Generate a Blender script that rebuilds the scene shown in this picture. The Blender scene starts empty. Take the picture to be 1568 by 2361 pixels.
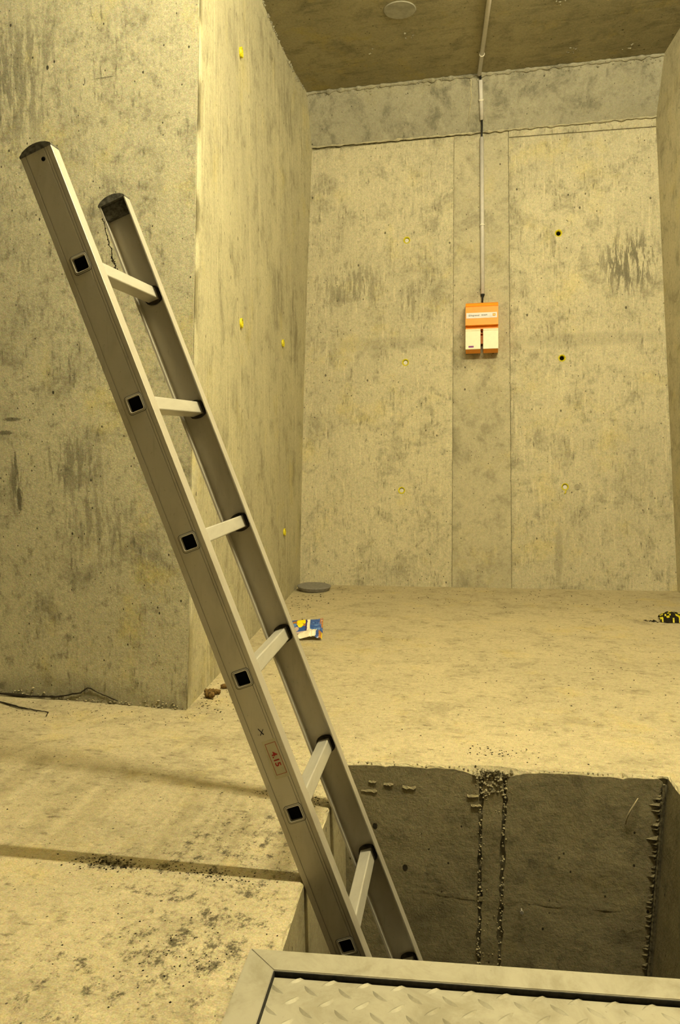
import bpy, bmesh, math, random
from math import sin, cos, pi, radians, sqrt
from mathutils import Vector, Matrix, noise
from mathutils.geometry import delaunay_2d_cdt

random.seed(7)
S = bpy.context.scene
COL = S.collection

# ------------------------------------------------------------------ camera
cam_d = bpy.data.cameras.new('camera')
cam_d.sensor_fit = 'HORIZONTAL'
cam_d.sensor_width = 36.0
cam_d.lens = 1836.41 * 36.0 / 1568.0
cam_d.clip_start = 0.02
cam = bpy.data.objects.new('camera', cam_d)
COL.objects.link(cam)
R_ = Vector((0.9656, 0.2597, -0.0130)).normalized()
F_ = Vector((-0.2599, 0.9627, -0.0753)).normalized()
U_ = R_.cross(F_).normalized()
R_ = F_.cross(U_).normalized()
cam.matrix_world = Matrix(((R_.x, U_.x, -F_.x, 0.0), (R_.y, U_.y, -F_.y, 0.0),
                           (R_.z, U_.z, -F_.z, 0.8311), (0, 0, 0, 1)))
S.camera = cam

# ------------------------------------------------------------------ world, lamps, exposure
W = bpy.data.worlds.new('world')
S.world = W
W.use_nodes = True
W.node_tree.nodes['Background'].inputs[0].default_value = (0.30, 0.25, 0.16, 1)
W.node_tree.nodes['Background'].inputs[1].default_value = 0.1
S.view_settings.view_transform = 'Standard'
S.view_settings.look = 'None'
S.view_settings.gamma = 1.0
S.view_settings.use_curve_mapping = False
S.view_settings.exposure = 0.18


def lamp(name, loc, power, color, radius):
    d = bpy.data.lights.new(name, 'POINT')
    d.energy = power
    d.color = color
    d.shadow_soft_size = radius
    o = bpy.data.objects.new(name, d)
    o.location = loc
    COL.objects.link(o)
    return o


WARM = (1.0, 0.895, 0.56)
for i in range(7):          # the fluorescent tube under the ceiling, right above the pit
    lamp('tube_lamp', (-0.24 + 0.19 * i, 1.350 + 0.0139 * i, 2.88), 47, WARM, 0.013)
lamp('alcove_fill', (0.20, 3.30, 2.85), 30, WARM, 0.10)  # added fill without a fitting, brightens the back of the alcove
lamp('rear_fill', (0.6, -0.9, 2.5), 7, WARM, 0.30)  # added fill behind the camera, lifts the faces turned towards it


# ------------------------------------------------------------------ node helper
class NT:
    def __init__(self, name):
        self.m = bpy.data.materials.new(name)
        self.m.use_nodes = True
        self.t = self.m.node_tree
        self.b = self.t.nodes['Principled BSDF']
        self.c = None

    def n(self, typ, ins=None, **kw):
        nd = self.t.nodes.new(typ)
        for k, v in kw.items():
            setattr(nd, k, v)
        for k, v in (ins or {}).items():
            self.put(nd.inputs[k], v)
        return nd

    def put(self, sock, v):
        if isinstance(v, bpy.types.NodeSocket):
            self.t.links.new(v, sock)
        else:
            sock.default_value = v

    def coord(self):
        if not self.c:
            self.c = self.n('ShaderNodeTexCoord').outputs['Object']
        return self.c

    def vmath(self, op, a, b):
        nd = self.n('ShaderNodeVectorMath', {0: a, 1: b}, operation=op)
        return nd.outputs['Value'] if op in ('LENGTH', 'DISTANCE', 'DOT_PRODUCT') else nd.outputs['Vector']

    def math(self, op, a, b=0.0, clamp=False):
        return self.n('ShaderNodeMath', {0: a, 1: b}, operation=op, use_clamp=clamp).outputs[0]

    def noise(self, vec, scale, detail=4.0, rough=0.55, dist=0.0):
        return self.n('ShaderNodeTexNoise', {'Vector': vec, 'Scale': scale, 'Detail': detail,
                                             'Roughness': rough, 'Distortion': dist}).outputs['Fac']

    def step(self, v, a, b, smooth=True):
        nd = self.n('ShaderNodeMapRange', {'Value': v, 'From Min': a, 'From Max': b})
        nd.clamp = True
        if smooth:
            nd.interpolation_type = 'SMOOTHSTEP'
        return nd.outputs['Result']

    def mix(self, fac, a, b, mode='MIX'):
        nd = self.n('ShaderNodeMix', data_type='RGBA', blend_type=mode)
        self.put(nd.inputs[0], fac)
        for i, v in ((6, a), (7, b)):
            self.put(nd.inputs[i], v if isinstance(v, bpy.types.NodeSocket) else (*v, 1.0))
        return nd.outputs[2]

    def blob(self, c, r):
        v = self.vmath('DIVIDE', self.vmath('SUBTRACT', self.coord(), c), r)
        return self.step(self.vmath('LENGTH', v, (0, 0, 0)), 1.0, 0.25)

    def done(self, col, rough=0.85, spec=0.25, bump=None, dist=0.002, strength=0.6):
        self.put(self.b.inputs['Base Color'], col if isinstance(col, bpy.types.NodeSocket) else (*col, 1.0))
        self.put(self.b.inputs['Roughness'], rough)
        self.put(self.b.inputs['Specular IOR Level'], spec)
        if bump is not None:
            bp = self.n('ShaderNodeBump', {'Height': bump, 'Strength': strength, 'Distance': dist})
            self.t.links.new(bp.outputs[0], self.b.inputs['Normal'])
        return self.m


def concrete(name, base, alt, dark, stretch=(60, 60, 3.0), streak=0.5, streak_thr=(0.55, 0.66),
             mottle=0.55, speck=0.8, yellow=0.25, stains=(), marks=(), seed=0.0, bump=0.003, grain=0.3,
             light_streak=0.25, grime=0.0, grime_blobs=(), speck_scale=30.0, tick=0.5, ticks=(95, 95, 15), blotch=0.35):
    k = NT(name)
    V = k.vmath('ADD', k.coord(), (seed * 3.1, seed * 1.7, seed * 2.3))
    big = k.noise(V, 1.3, 4, 0.6)
    mid = k.noise(V, 6.5, 6, 0.72, 0.4)
    sml = k.noise(V, 21, 5, 0.72)
    fine = k.noise(V, 75, 4, 0.75)
    gr = k.noise(V, 330, 2, 0.6)
    col = k.mix(k.step(big, 0.36, 0.64), base, alt)
    col = k.mix(k.math('MULTIPLY', k.step(mid, 0.47, 0.72), mottle), col, dark)
    col = k.mix(k.math('MULTIPLY', k.step(sml, 0.52, 0.72), blotch), col, dark)
    yl = k.step(k.noise(k.vmath('ADD', V, (7, 3, 1)), 3.6, 6, 0.7), 0.53, 0.70)
    col = k.mix(k.math('MULTIPLY', yl, yellow), col, (base[0] * 1.12, base[1] * 1.02, base[2] * 0.52))
    patch = k.step(k.noise(V, 2.6, 5, 0.65), 0.42, 0.62)
    sn = k.noise(k.vmath('MULTIPLY', V, stretch), 1.0, 4, 0.65, 0.3)
    smask = k.math('MULTIPLY', k.step(sn, *streak_thr), k.math('ADD', k.math('MULTIPLY', patch, 0.8), 0.2))
    col = k.mix(k.math('MULTIPLY', smask, streak), col, dark)
    tn = k.noise(k.vmath('MULTIPLY', V, ticks), 1.0, 3, 0.6, 0.2)
    tmask = k.math('MULTIPLY', k.step(tn, 0.57, 0.70), k.math('ADD', k.math('MULTIPLY', k.step(mid, 0.42, 0.60), 0.75), 0.25))
    col = k.mix(k.math('MULTIPLY', tmask, tick), col, tuple(c_ * 0.75 for c_ in dark))
    ln = k.noise(k.vmath('ADD', k.vmath('MULTIPLY', V, stretch), (31, 17, 5)), 1.0, 3, 0.6)
    col = k.mix(k.math('MULTIPLY', k.step(ln, 0.56, 0.70), light_streak), col, tuple(min(1, c * 1.3) for c in base))
    st = k.noise(k.vmath('MULTIPLY', V, (42, 42, 6)), 1.0, 5, 0.72, 0.4)
    for c, r, w_ in stains:
        m = k.blob(c, r)
        w = k.step(k.math('ADD', st, k.math('MULTIPLY', m, 0.11)), 0.54, 0.66)
        col = k.mix(k.math('MULTIPLY', k.math('MULTIPLY', m, w), w_), col, tuple(c_ * 0.7 for c_ in dark))
    for c, r, w_ in marks:
        m = k.blob(c, r)
        w = k.step(k.math('ADD', fine, k.math('MULTIPLY', m, 0.30)), 0.56, 0.74)
        w = k.math('MULTIPLY', w, k.step(m, 0.0, 0.35))
        col = k.mix(k.math('MULTIPLY', w, w_), col, tuple(c_ * 0.5 for c_ in dark))
    if grime > 0:
        gn = k.noise(k.vmath('MULTIPLY', V, (1, 0.75, 1)), 30, 7, 0.82)
        area = None
        for c, r, w_ in grime_blobs:
            b = k.math('MULTIPLY', k.blob(c, r), w_)
            area = b if area is None else k.math('MAXIMUM', area, b)
        thr = k.math('ADD', gn, k.math('MULTIPLY', area, 0.15) if area is not None else 0.0)
        col = k.mix(k.math('MULTIPLY', k.step(thr, 0.585, 0.715), grime), col, tuple(c_ * 0.25 for c_ in dark))
    sp_all = None
    for sc_, lim in ((speck_scale, 0.875), (speck_scale * 2.3, 0.85)):
        vo = k.n('ShaderNodeTexVoronoi', {'Vector': k.vmath('MULTIPLY', V, (1, 1, 0.7)), 'Scale': sc_})
        sep = k.n('ShaderNodeSeparateColor', {0: vo.outputs['Color']})
        rad = k.math('MULTIPLY', k.math('SUBTRACT', sep.outputs[0], lim), 1.7)
        wob = k.math('ADD', vo.outputs['Distance'], k.math('MULTIPLY', k.math('SUBTRACT', fine, 0.5), 0.12))
        sp = k.step(k.math('SUBTRACT', rad, wob), 0.0, 0.05)
        sp_all = sp if sp_all is None else k.math('MAXIMUM', sp_all, sp)
    sp = sp_all
    col = k.mix(k.math('MULTIPLY', sp, speck), col, tuple(c_ * 0.22 for c_ in dark))
    val = k.math('ADD', k.math('MULTIPLY', k.math('SUBTRACT', gr, 0.5), grain * 2.4),
                 k.math('MULTIPLY', k.math('SUBTRACT', fine, 0.5), grain * 2.2))
    val = k.math('ADD', val, 1.0)
    gc = k.n('ShaderNodeSeparateColor', {0: k.n('ShaderNodeTexNoise', {'Vector': V, 'Scale': 210.0, 'Detail': 2.0}).outputs['Color']})
    ch = [k.math('ADD', val, k.math('MULTIPLY', k.math('SUBTRACT', gc.outputs[i], 0.5), grain * w_)) for i, w_ in enumerate((0.9, 0.9, 1.5))]
    comb = k.n('ShaderNodeCombineColor', {0: ch[0], 1: ch[1], 2: ch[2]}).outputs[0]
    col = k.mix(1.0, col, comb, 'MULTIPLY')
    h = k.math('ADD', k.math('MULTIPLY', k.noise(V, 9, 5, 0.72), 0.9), k.math('MULTIPLY', k.noise(V, 75, 3, 0.75), 0.45))
    return k.done(col, 0.9, 0.15, h, bump, 0.8)


def plain(name, col, rough=0.5, spec=0.4, metal=0.0, var=0.12, scale=40.0, bump=0.0, dark=None):
    k = NT(name)
    nz = k.noise(k.coord(), scale, 5, 0.65)
    d = dark or tuple(c * (1 - var * 2.2) for c in col)
    c = k.mix(k.step(nz, 0.35, 0.7), col, d)
    k.b.inputs['Metallic'].default_value = metal
    return k.done(c, rough, spec, nz if bump else None, bump or 0.001)


# concretes (albedo only)
M_BACK = concrete('concrete_back_wall', (0.538, 0.491, 0.344), (0.462, 0.423, 0.300), (0.244, 0.223, 0.155),
                  streak=0.5, seed=1.0, light_streak=0.40, yellow=0.3, tick=0.85, mottle=0.78, blotch=0.6, grain=0.38, stains=(
                      ((0.42, 5.08, 1.93), (0.27, 0.4, 0.30), 0.95), ((-1.25, 4.95, 1.88), (0.32, 0.4, 0.22), 0.6),
                      ((-0.89, 4.95, 1.72), (0.10, 0.4, 0.20), 0.6), ((-0.03, 5.0, 2.05), (0.10, 0.4, 0.2), 0.4),
                      ),
                  marks=(((-1.0, 4.93, 1.50), (0.60, 0.4, 0.06), 0.16), ((0.2, 5.0, 1.48), (0.75, 0.4, 0.06), 0.20),
                         ((0.027, 4.88, 0.20), (0.035, 0.4, 0.26), 0.30),))
M_STRIP = concrete('concrete_joint_strip', (0.483, 0.441, 0.309), (0.420, 0.384, 0.270), (0.235, 0.214, 0.151),
                   stretch=(12, 12, 6), streak=0.35, seed=2.0, yellow=0.25, mottle=0.8, tick=0.25, blotch=0.55)
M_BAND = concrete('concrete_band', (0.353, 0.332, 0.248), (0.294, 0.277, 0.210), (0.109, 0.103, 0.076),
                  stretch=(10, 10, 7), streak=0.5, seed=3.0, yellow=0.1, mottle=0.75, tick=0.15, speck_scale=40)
M_LEFT = concrete('concrete_left_wall', (0.478, 0.446, 0.308), (0.428, 0.397, 0.279), (0.221, 0.202, 0.138),
                  streak=0.55, seed=4.0, yellow=0.3, mottle=0.7, blotch=0.4, grain=0.35, stretch=(50, 42, 1.3), light_streak=0.5, tick=0.2, ticks=(60, 60, 5),
                  stains=(((-1.44, 4.1, 1.65), (0.4, 0.30, 0.32), 0.5), ((-1.52, 4.55, 1.55), (0.3, 0.22, 0.36), 0.65),
                          ((-1.51, 4.5, 2.75), (0.3, 0.3, 0.25), 0.5)))
M_FRONT = concrete('concrete_front_wall', (0.496, 0.464, 0.324), (0.448, 0.418, 0.296), (0.192, 0.176, 0.124),
                   streak=0.35, seed=5.0, yellow=0.5, stretch=(70, 70, 9), streak_thr=(0.60, 0.72), tick=0.8, ticks=(75, 75, 17),
                   stains=(((-1.76, 2.33, 0.74), (0.05, 0.3, 0.16), 0.9), ((-1.55, 2.33, 0.80), (0.18, 0.3, 0.16), 0.6),
                           ((-1.70, 2.33, 2.05), (0.25, 0.3, 0.30), 0.6), ((-1.45, 2.33, 0.6), (0.2, 0.3, 0.2), 0.5)),
                   marks=(((-1.77, 2.33, 0.955), (0.055, 0.3, 0.010), 0.8), ((-1.80, 2.33, 0.91), (0.05, 0.3, 0.012), 0.8),
                          ((-1.766, 2.33, 0.79), (0.010, 0.3, 0.09), 0.7), ((-1.755, 2.33, 0.68), (0.014, 0.3, 0.06), 0.8),
                          ((-1.375, 2.33, 2.012), (0.062, 0.3, 0.004), 0.7), ((-1.445, 2.33, 2.012), (0.004, 0.3, 0.016), 0.7),
                          ((-1.60, 2.33, 0.0), (0.60, 0.3, 0.13), 0.35)),
                   speck=0.95, speck_scale=38, blotch=0.8, mottle=0.8, grain=0.42)
M_RIGHT = concrete('concrete_right_wall', (0.520, 0.475, 0.330), (0.450, 0.410, 0.285), (0.220, 0.200, 0.135), seed=6.0, mottle=0.7)
M_REAR = concrete('concrete_unseen_walls_dark', (0.20, 0.18, 0.12), (0.17, 0.155, 0.10), (0.10, 0.09, 0.06), seed=12.0)  # unseen walls, coloured dark so they bounce less light
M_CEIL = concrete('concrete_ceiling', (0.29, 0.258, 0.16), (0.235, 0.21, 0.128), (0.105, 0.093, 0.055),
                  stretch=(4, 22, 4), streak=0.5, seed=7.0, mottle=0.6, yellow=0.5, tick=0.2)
M_FLOOR = concrete('concrete_floor', (0.495, 0.427, 0.275), (0.441, 0.383, 0.249), (0.216, 0.186, 0.117),
                   stretch=(12, 34, 5), streak=0.35, streak_thr=(0.58, 0.70), seed=8.0, mottle=0.5, yellow=0.35, grain=0.38,
                   bump=0.006, speck=0.9, speck_scale=62, light_streak=0.3, grime=0.9, tick=0.75, ticks=(24, 50, 10), blotch=0.5,
                   grime_blobs=(((-0.62, 1.45, 0), (0.34, 0.42, 1), 0.60), ((-0.58, 1.18, 0), (0.22, 0.24, 1), 0.75),
                                ((-0.87, 1.39, 0), (0.12, 0.05, 1), 1.0), ((-0.60, 1.78, 0), (0.16, 0.06, 1), 0.9),
                                ((-0.70, 1.10, 0), (0.26, 0.28, 1), 0.5)))
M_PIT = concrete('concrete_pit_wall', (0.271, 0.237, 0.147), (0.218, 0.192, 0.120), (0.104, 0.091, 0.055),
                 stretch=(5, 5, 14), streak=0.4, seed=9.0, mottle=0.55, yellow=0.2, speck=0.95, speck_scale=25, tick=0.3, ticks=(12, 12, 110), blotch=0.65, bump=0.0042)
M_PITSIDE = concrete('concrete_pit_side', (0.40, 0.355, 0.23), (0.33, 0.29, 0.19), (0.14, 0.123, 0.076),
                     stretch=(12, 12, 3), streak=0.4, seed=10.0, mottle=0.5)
M_RIM = concrete('concrete_rim', (0.52, 0.46, 0.30), (0.45, 0.40, 0.26), (0.24, 0.21, 0.13), seed=11.0,
                 streak=0.2, bump=0.006, speck_scale=60)
M_GROOVE = plain('groove_dust', (0.32, 0.29, 0.19), 0.95, 0.1, 0, 0.25, 60, 0.003)
M_ALU = None


def aluminium(name, base, dark, rough=0.42):
    k = NT(name)
    V = k.coord()
    n1 = k.noise(k.vmath('MULTIPLY', V, (8, 8, 3)), 1.0, 5, 0.65, 0.4)
    n2 = k.noise(V, 160, 4, 0.7)
    n3 = k.noise(k.vmath('MULTIPLY', V, (140, 140, 12)), 1.0, 3, 0.6)
    c = k.mix(k.step(n1, 0.42, 0.72), base, dark)
    c = k.mix(k.math('MULTIPLY', k.step(n2, 0.62, 0.74), 0.45), c, tuple(x * 0.35 for x in dark))
    c = k.mix(k.math('MULTIPLY', k.step(n3, 0.6, 0.75), 0.2), c, tuple(x * 0.55 for x in dark))
    k.b.inputs['Metallic'].default_value = 0.35
    return k.done(c, k.math('ADD', k.math('MULTIPLY', n1, 0.25), rough - 0.1), 0.45, n2, 0.0004, 0.5)


M_ALU = aluminium('weathered_aluminium', (0.47, 0.44, 0.375), (0.36, 0.33, 0.27))
M_RUNG = aluminium('worn_rung_aluminium', (0.52, 0.50, 0.44), (0.38, 0.355, 0.295), 0.38)
M_BLACK = plain('black_plastic_and_shade', (0.022, 0.020, 0.016), 0.7, 0.3, 0, 0.3, 90, 0.001)  # bushing plastic; also paints shade at the hatch gap and rung collars
M_RUBBER = plain('brown_black_rubber', (0.040, 0.032, 0.020), 0.8, 0.25, 0, 0.3, 120, 0.001)
M_CAPDUST = plain('dusty_black_plastic', (0.10, 0.095, 0.08), 0.85, 0.2, 0, 0.4, 120, 0.001, dark=(0.03, 0.028, 0.022))
M_VOID = plain('shade_and_screw_black', (0.004, 0.004, 0.003), 0.95, 0.05)  # painted shade inside holes and tubes, also the black screws
M_ORANGE = plain('orange_plastic', (0.90, 0.315, 0.010), 0.45, 0.4, 0, 0.04, 60)
M_CREAM = plain('cream_diffuser', (0.78, 0.72, 0.52), 0.4, 0.45, 0, 0.03, 60)
M_LABEL = plain('white_label', (0.72, 0.70, 0.74), 0.5, 0.4, 0, 0.03, 80)
M_TEXT = plain('dark_print', (0.05, 0.05, 0.06), 0.6, 0.3)
M_GREYPRINT = plain('grey_print', (0.45, 0.45, 0.50), 0.6, 0.3)
M_PURPLE = plain('purple_label', (0.20, 0.03, 0.24), 0.5, 0.3)
M_LILAC = plain('lilac_print', (0.55, 0.30, 0.60), 0.5, 0.3)
M_MUSTARD = plain('mustard_print', (0.70, 0.33, 0.02), 0.5, 0.3)
M_RED = plain('red_print', (0.33, 0.02, 0.02), 0.6, 0.3)
M_INK = plain('blue_black_ink', (0.012, 0.010, 0.035), 0.6, 0.3)
M_STICK = plain('clear_yellowed_film', (0.47, 0.43, 0.31), 0.5, 0.4, 0.2, 0.06, 50)
M_PVC = plain('grey_pvc', (0.58, 0.55, 0.52), 0.5, 0.4, 0, 0.05, 40)
M_PVCCLIP = plain('pale_clip_plastic', (0.74, 0.70, 0.60), 0.45, 0.4, 0, 0.05, 40)
M_CABLE = plain('black_cable', (0.008, 0.008, 0.008), 0.55, 0.35)
M_YEL = plain('yellow_plastic', (0.70, 0.61, 0.012), 0.5, 0.4, 0, 0.2, 150)
M_PLUG = plain('grey_mortar_plug', (0.68, 0.65, 0.62), 0.9, 0.1, 0, 0.1, 90, 0.002)
M_PUCK = plain('grey_cast_disc', (0.25, 0.235, 0.205), 0.85, 0.15, 0, 0.12, 60, 0.002)
M_PATCH = plain('grey_ceiling_patch', (0.30, 0.285, 0.225), 0.9, 0.1, 0, 0.1, 30, 0.003)
M_STEEL = None
k = NT('galvanised_hatch')
_v = k.coord()
_a = k.noise(_v, 9, 6, 0.7, 0.5)
_b = k.noise(_v, 120, 4, 0.7)
_c = k.mix(k.step(_a, 0.38, 0.68), (0.395, 0.37, 0.29), (0.285, 0.26, 0.19))
_c = k.mix(k.math('MULTIPLY', k.step(_b, 0.62, 0.76), 0.4), _c, (0.16, 0.14, 0.10))
k.b.inputs['Metallic'].default_value = 0.25
M_STEEL = k.done(_c, 0.6, 0.35, _b, 0.0005, 0.5)
M_BROWN = plain('rusty_brown_clay', (0.20, 0.122, 0.036), 0.9, 0.15, 0, 0.4, 120, 0.004, dark=(0.05, 0.03, 0.014))
M_DIRT = plain('dark_dirt', (0.028, 0.023, 0.014), 0.95, 0.1, 0, 0.35, 200, 0.002)
M_GRITLIGHT = plain('pale_aggregate', (0.46, 0.41, 0.27), 0.95, 0.1, 0, 0.35, 120, 0.003)
M_PITGRIT = plain('pit_aggregate', (0.24, 0.21, 0.13), 0.95, 0.1, 0, 0.35, 120, 0.003)
M_ROOT = plain('dark_root', (0.035, 0.028, 0.018), 0.9, 0.1)
M_STRAW = plain('pale_straw', (0.42, 0.36, 0.23), 0.85, 0.15)
M_DRIP = plain('calcite_crust', (0.50, 0.45, 0.30), 0.9, 0.1, 0, 0.15, 80, 0.002)
M_BLUE = plain('blue_film', (0.030, 0.095, 0.36), 0.28, 0.55, 0, 0.10, 60)
M_DBLUE = plain('navy_film', (0.045, 0.03, 0.16), 0.28, 0.55, 0, 0.10, 60)
M_LBLUE = plain('light_blue_film', (0.10, 0.22, 0.55), 0.28, 0.55, 0, 0.10, 60)
M_YFILM = plain('yellow_film', (0.90, 0.72, 0.0), 0.3, 0.5, 0, 0.04, 60)
M_OFILM = plain('orange_brown_film', (0.50, 0.20, 0.03), 0.3, 0.5, 0, 0.2, 120)
M_WFILM = plain('cream_film', (0.86, 0.79, 0.60), 0.32, 0.5, 0, 0.06, 60)
M_PFILM = plain('pinkish_film', (0.55, 0.42, 0.38), 0.32, 0.5, 0, 0.1, 200)


# ------------------------------------------------------------------ mesh helpers
def link(name, bm, mat, parent=None, smooth=False, mats=None):
    me = bpy.data.meshes.new(name)
    bmesh.ops.recalc_face_normals(bm, faces=bm.faces)
    bm.to_mesh(me)
    bm.free()
    for m in (mats or [mat]):
        me.materials.append(m)
    if smooth:
        for p in me.polygons:
            p.use_smooth = True
    o = bpy.data.objects.new(name, me)
    COL.objects.link(o)
    if parent is not None:
        o.parent = parent
    return o


def tag(o, label, cat, group=None):
    o['label'] = label
    o['category'] = cat
    if group:
        o['group'] = group
    return o


def struct(o):
    o['kind'] = 'structure'
    return o


def stuff(o):
    o['kind'] = 'stuff'
    return o


def empty(name, loc=(0, 0, 0)):
    o = bpy.data.objects.new(name, None)
    o.empty_display_size = 0.05
    COL.objects.link(o)
    o.location = loc
    return o


def inv_parent(o, par):
    """parent keeping world coordinates (parent has location only)"""
    o.parent = par
    o.matrix_parent_inverse = Matrix.Translation(par.location).inverted()
    return o


def child_world(name, bm, mat, par, smooth=False, mats=None):
    o = link(name, bm, mat, None, smooth, mats)
    if isinstance(par.data, type(None)) and par.parent is None:
        return inv_parent(o, par)
    o.parent = par
    o.matrix_parent_inverse = Matrix.Identity(4)
    return o


def inside(p, poly):
    x, y = p
    c = False
    j = len(poly) - 1
    for i in range(len(poly)):
        xi, yi = poly[i]
        xj, yj = poly[j]
        if (yi > y) != (yj > y) and x < (xj - xi) * (y - yi) / (yj - yi) + xi:
            c = not c
        j = i
    return c


def subdiv(poly, g, closed=True):
    out = []
    n = len(poly)
    for i in range(n if closed else n - 1):
        a = Vector(poly[i])
        b = Vector(poly[(i + 1) % n])
        m = max(1, int((b - a).length / g))
        for q in range(m):
            out.append(tuple(a.lerp(b, q / m)))
    if not closed:
        out.append(tuple(poly[-1]))
    return out


def patch(bm, outer, holes, g, fmap, skirt=None, flip=False, keep=False):
    """triangulated surface with real openings; skirt(u,v)->xyz gives the edge depth"""
    o2 = outer if keep else subdiv(outer, g)
    loops = [o2] + [list(h) for h in holes]
    pts, edges = [], []
    for lp in loops:
        b = len(pts)
        pts += [Vector(p) for p in lp]
        edges += [(b + i, b + (i + 1) % len(lp)) for i in range(len(lp))]
    nb = len(pts)
    us = [p[0] for p in o2]
    vs = [p[1] for p in o2]
    bnd = [p.copy() for p in pts]
    nu = int((max(us) - min(us)) / g)
    nv = int((max(vs) - min(vs)) / g)
    for i in range(1, nu + 1):
        for j in range(1, nv + 1):
            p = (min(us) + i * g + random.uniform(-.2, .2) * g, min(vs) + j * g + random.uniform(-.2, .2) * g)
            if not inside(p, o2) or any(inside(p, h) for h in holes):
                continue
            pts.append(Vector(p))
    vo, eo, fo, *_ = delaunay_2d_cdt(pts, edges, [], 0, 1e-6)
    ve = [bm.verts.new(fmap(v.x, v.y)) for v in vo]
    for f in fo:
        c = sum((vo[i] for i in f), Vector((0, 0))) / len(f)
        if inside((c.x, c.y), o2) and not any(inside((c.x, c.y), h) for h in holes):
            try:
                bm.faces.new([ve[i] for i in f])
            except ValueError:
                pass
    if skirt:
        for lp in loops:
            a = [bm.verts.new(fmap(*p)) for p in lp]
            b = [bm.verts.new(skirt(*p)) for p in lp]
            for i in range(len(lp)):
                q = (i + 1) % len(lp)
                bm.faces.new((a[i], a[q], b[q], b[i]))
    loose = [v for v in bm.verts if not v.link_faces]
    bmesh.ops.delete(bm, geom=loose, context='VERTS')


def box(bm, c, sx, sy, sz, X=Vector((1, 0, 0)), Y=Vector((0, 1, 0)), Z=Vector((0, 0, 1)), bevel=0.0):
    c = Vector(c)
    vs = []
    for i in (-.5, .5):
        for j in (-.5, .5):
            for k_ in (-.5, .5):
                vs.append(bm.verts.new(c + X * (i * sx) + Y * (j * sy) + Z * (k_ * sz)))
    fs = []
    for f in ((0, 1, 3, 2), (4, 6, 7, 5), (0, 4, 5, 1), (2, 3, 7, 6), (0, 2, 6, 4), (1, 5, 7, 3)):
        fs.append(bm.faces.new([vs[i] for i in f]))
    if bevel > 0:
        es = list({e for f in fs for e in f.edges})
        bmesh.ops.bevel(bm, geom=es, offset=bevel, segments=2, affect='EDGES', profile=0.6)


def prism(bm, prof, fmap, t0, t1, cap=True):
    """extrude a 2D profile; fmap(a,b,t)->xyz"""
    a = [bm.verts.new(fmap(p[0], p[1], t0)) for p in prof]
    b = [bm.verts.new(fmap(p[0], p[1], t1)) for p in prof]
    n = len(prof)
    for i in range(n):
        q = (i + 1) % n
        bm.faces.new((a[i], a[q], b[q], b[i]))
    if cap:
        bm.faces.new(a[::-1])
        bm.faces.new(b)


def tube(bm, path, r, seg=10, cap=True, rads=None, inner=None):
    path = [Vector(p) for p in path]
    rings = []
    up = None
    for i, p in enumerate(path):
        t = (path[min(i + 1, len(path) - 1)] - path[max(i - 1, 0)]).normalized()
        if up is None:
            up = Vector((0, 0, 1)) if abs(t.z) < 0.9 else Vector((1, 0, 0))
        x = up.cross(t).normalized()
        y = t.cross(x).normalized()
        up = y
        rr = rads[i] if rads else r
        rings.append([bm.verts.new(p + x * (cos(2 * pi * q / seg) * rr) + y * (sin(2 * pi * q / seg) * rr)) for q in range(seg)])
    for A, B in zip(rings, rings[1:]):
        for q in range(seg):
            z = (q + 1) % seg
            bm.faces.new((A[q], A[z], B[z], B[q]))
    if cap:
        bm.faces.new(rings[0][::-1])
        bm.faces.new(rings[-1])
    return rings


def crumb(bm, c, r, flat=0.7):
    """small irregular stone, 8 faces"""
    c = Vector(c)
    d = [Vector((1, 0, 0)), Vector((-1, 0, 0)), Vector((0, 1, 0)), Vector((0, -1, 0)), Vector((0, 0, 1)), Vector((0, 0, -1))]
    rot = Matrix.Rotation(random.uniform(0, 6.28), 3, 'Z') @ Matrix.Rotation(random.uniform(-.6, .6), 3, 'X')
    v = []
    for q in d:
        p = rot @ (q * r * random.uniform(0.55, 1.15))
        p.z *= flat
        v.append(bm.verts.new(c + p))
    for a, b in ((0, 2), (2, 1), (1, 3), (3, 0)):
        bm.faces.new((v[a], v[b], v[4]))
        bm.faces.new((v[b], v[a], v[5]))


def nz(x, y, z=0.0):
    return noise.noise(Vector((x, y, z)))


# ------------------------------------------------------------------ setting: geometry of the room
H = 3.05
BLF = Vector((-1.5464, 4.7389, 0))
BRF = Vector((0.6914, 4.9135, 0))
FLC = Vector((-1.1505, 2.3143, 0))
UB = (BRF - BLF).normalized()
LB = (BRF - BLF).length
NB = Vector((-UB.y, UB.x, 0))


def back_pt(u, z, off=0.0):          # off > 0 comes out of the wall towards the room
    return BLF + UB * u + NB * (0.1 * z - off) + Vector((0, 0, z))


def lean_left(y):
    p = ((2.3143, .1485), (3.8622, 0.0), (4.95, .085))
    t = 0
    for i in range(3):
        w = p[i][1]
        for j in range(3):
            if j != i:
                w *= (y - p[j][0]) / (p[i][0] - p[j][0])
        t += w
    return t


def left_pt(y, z, off=0.0):
    x = FLC.x - 0.16328 * (y - FLC.y) + lean_left(y) * z / H
    return Vector((x + off * 0.987, y + off * 0.161, z))


def front_pt(x, z, off=0.0):
    return Vector((x, 2.3143 - 0.0198 * (x - FLC.x) - off, z))


def right_pt(y, z, off=0.0):
    return Vector((0.6914 - 0.163 * (y - 4.9135) - 0.0315 * z - off, y, z))


# ---- pit rim
PIT = [(-0.5402, 2.0166), (0.2824, 2.1074), (0.300, 1.9925), (0.395, 1.10), (0.495, 0.20),
       (-0.36, 0.20), (-0.4357, 1.2037), (-0.4625, 1.4000), (-0.5069, 1.7601)]
rim = subdiv(PIT, 0.012)
cen = Vector((-0.06, 1.15))


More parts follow.
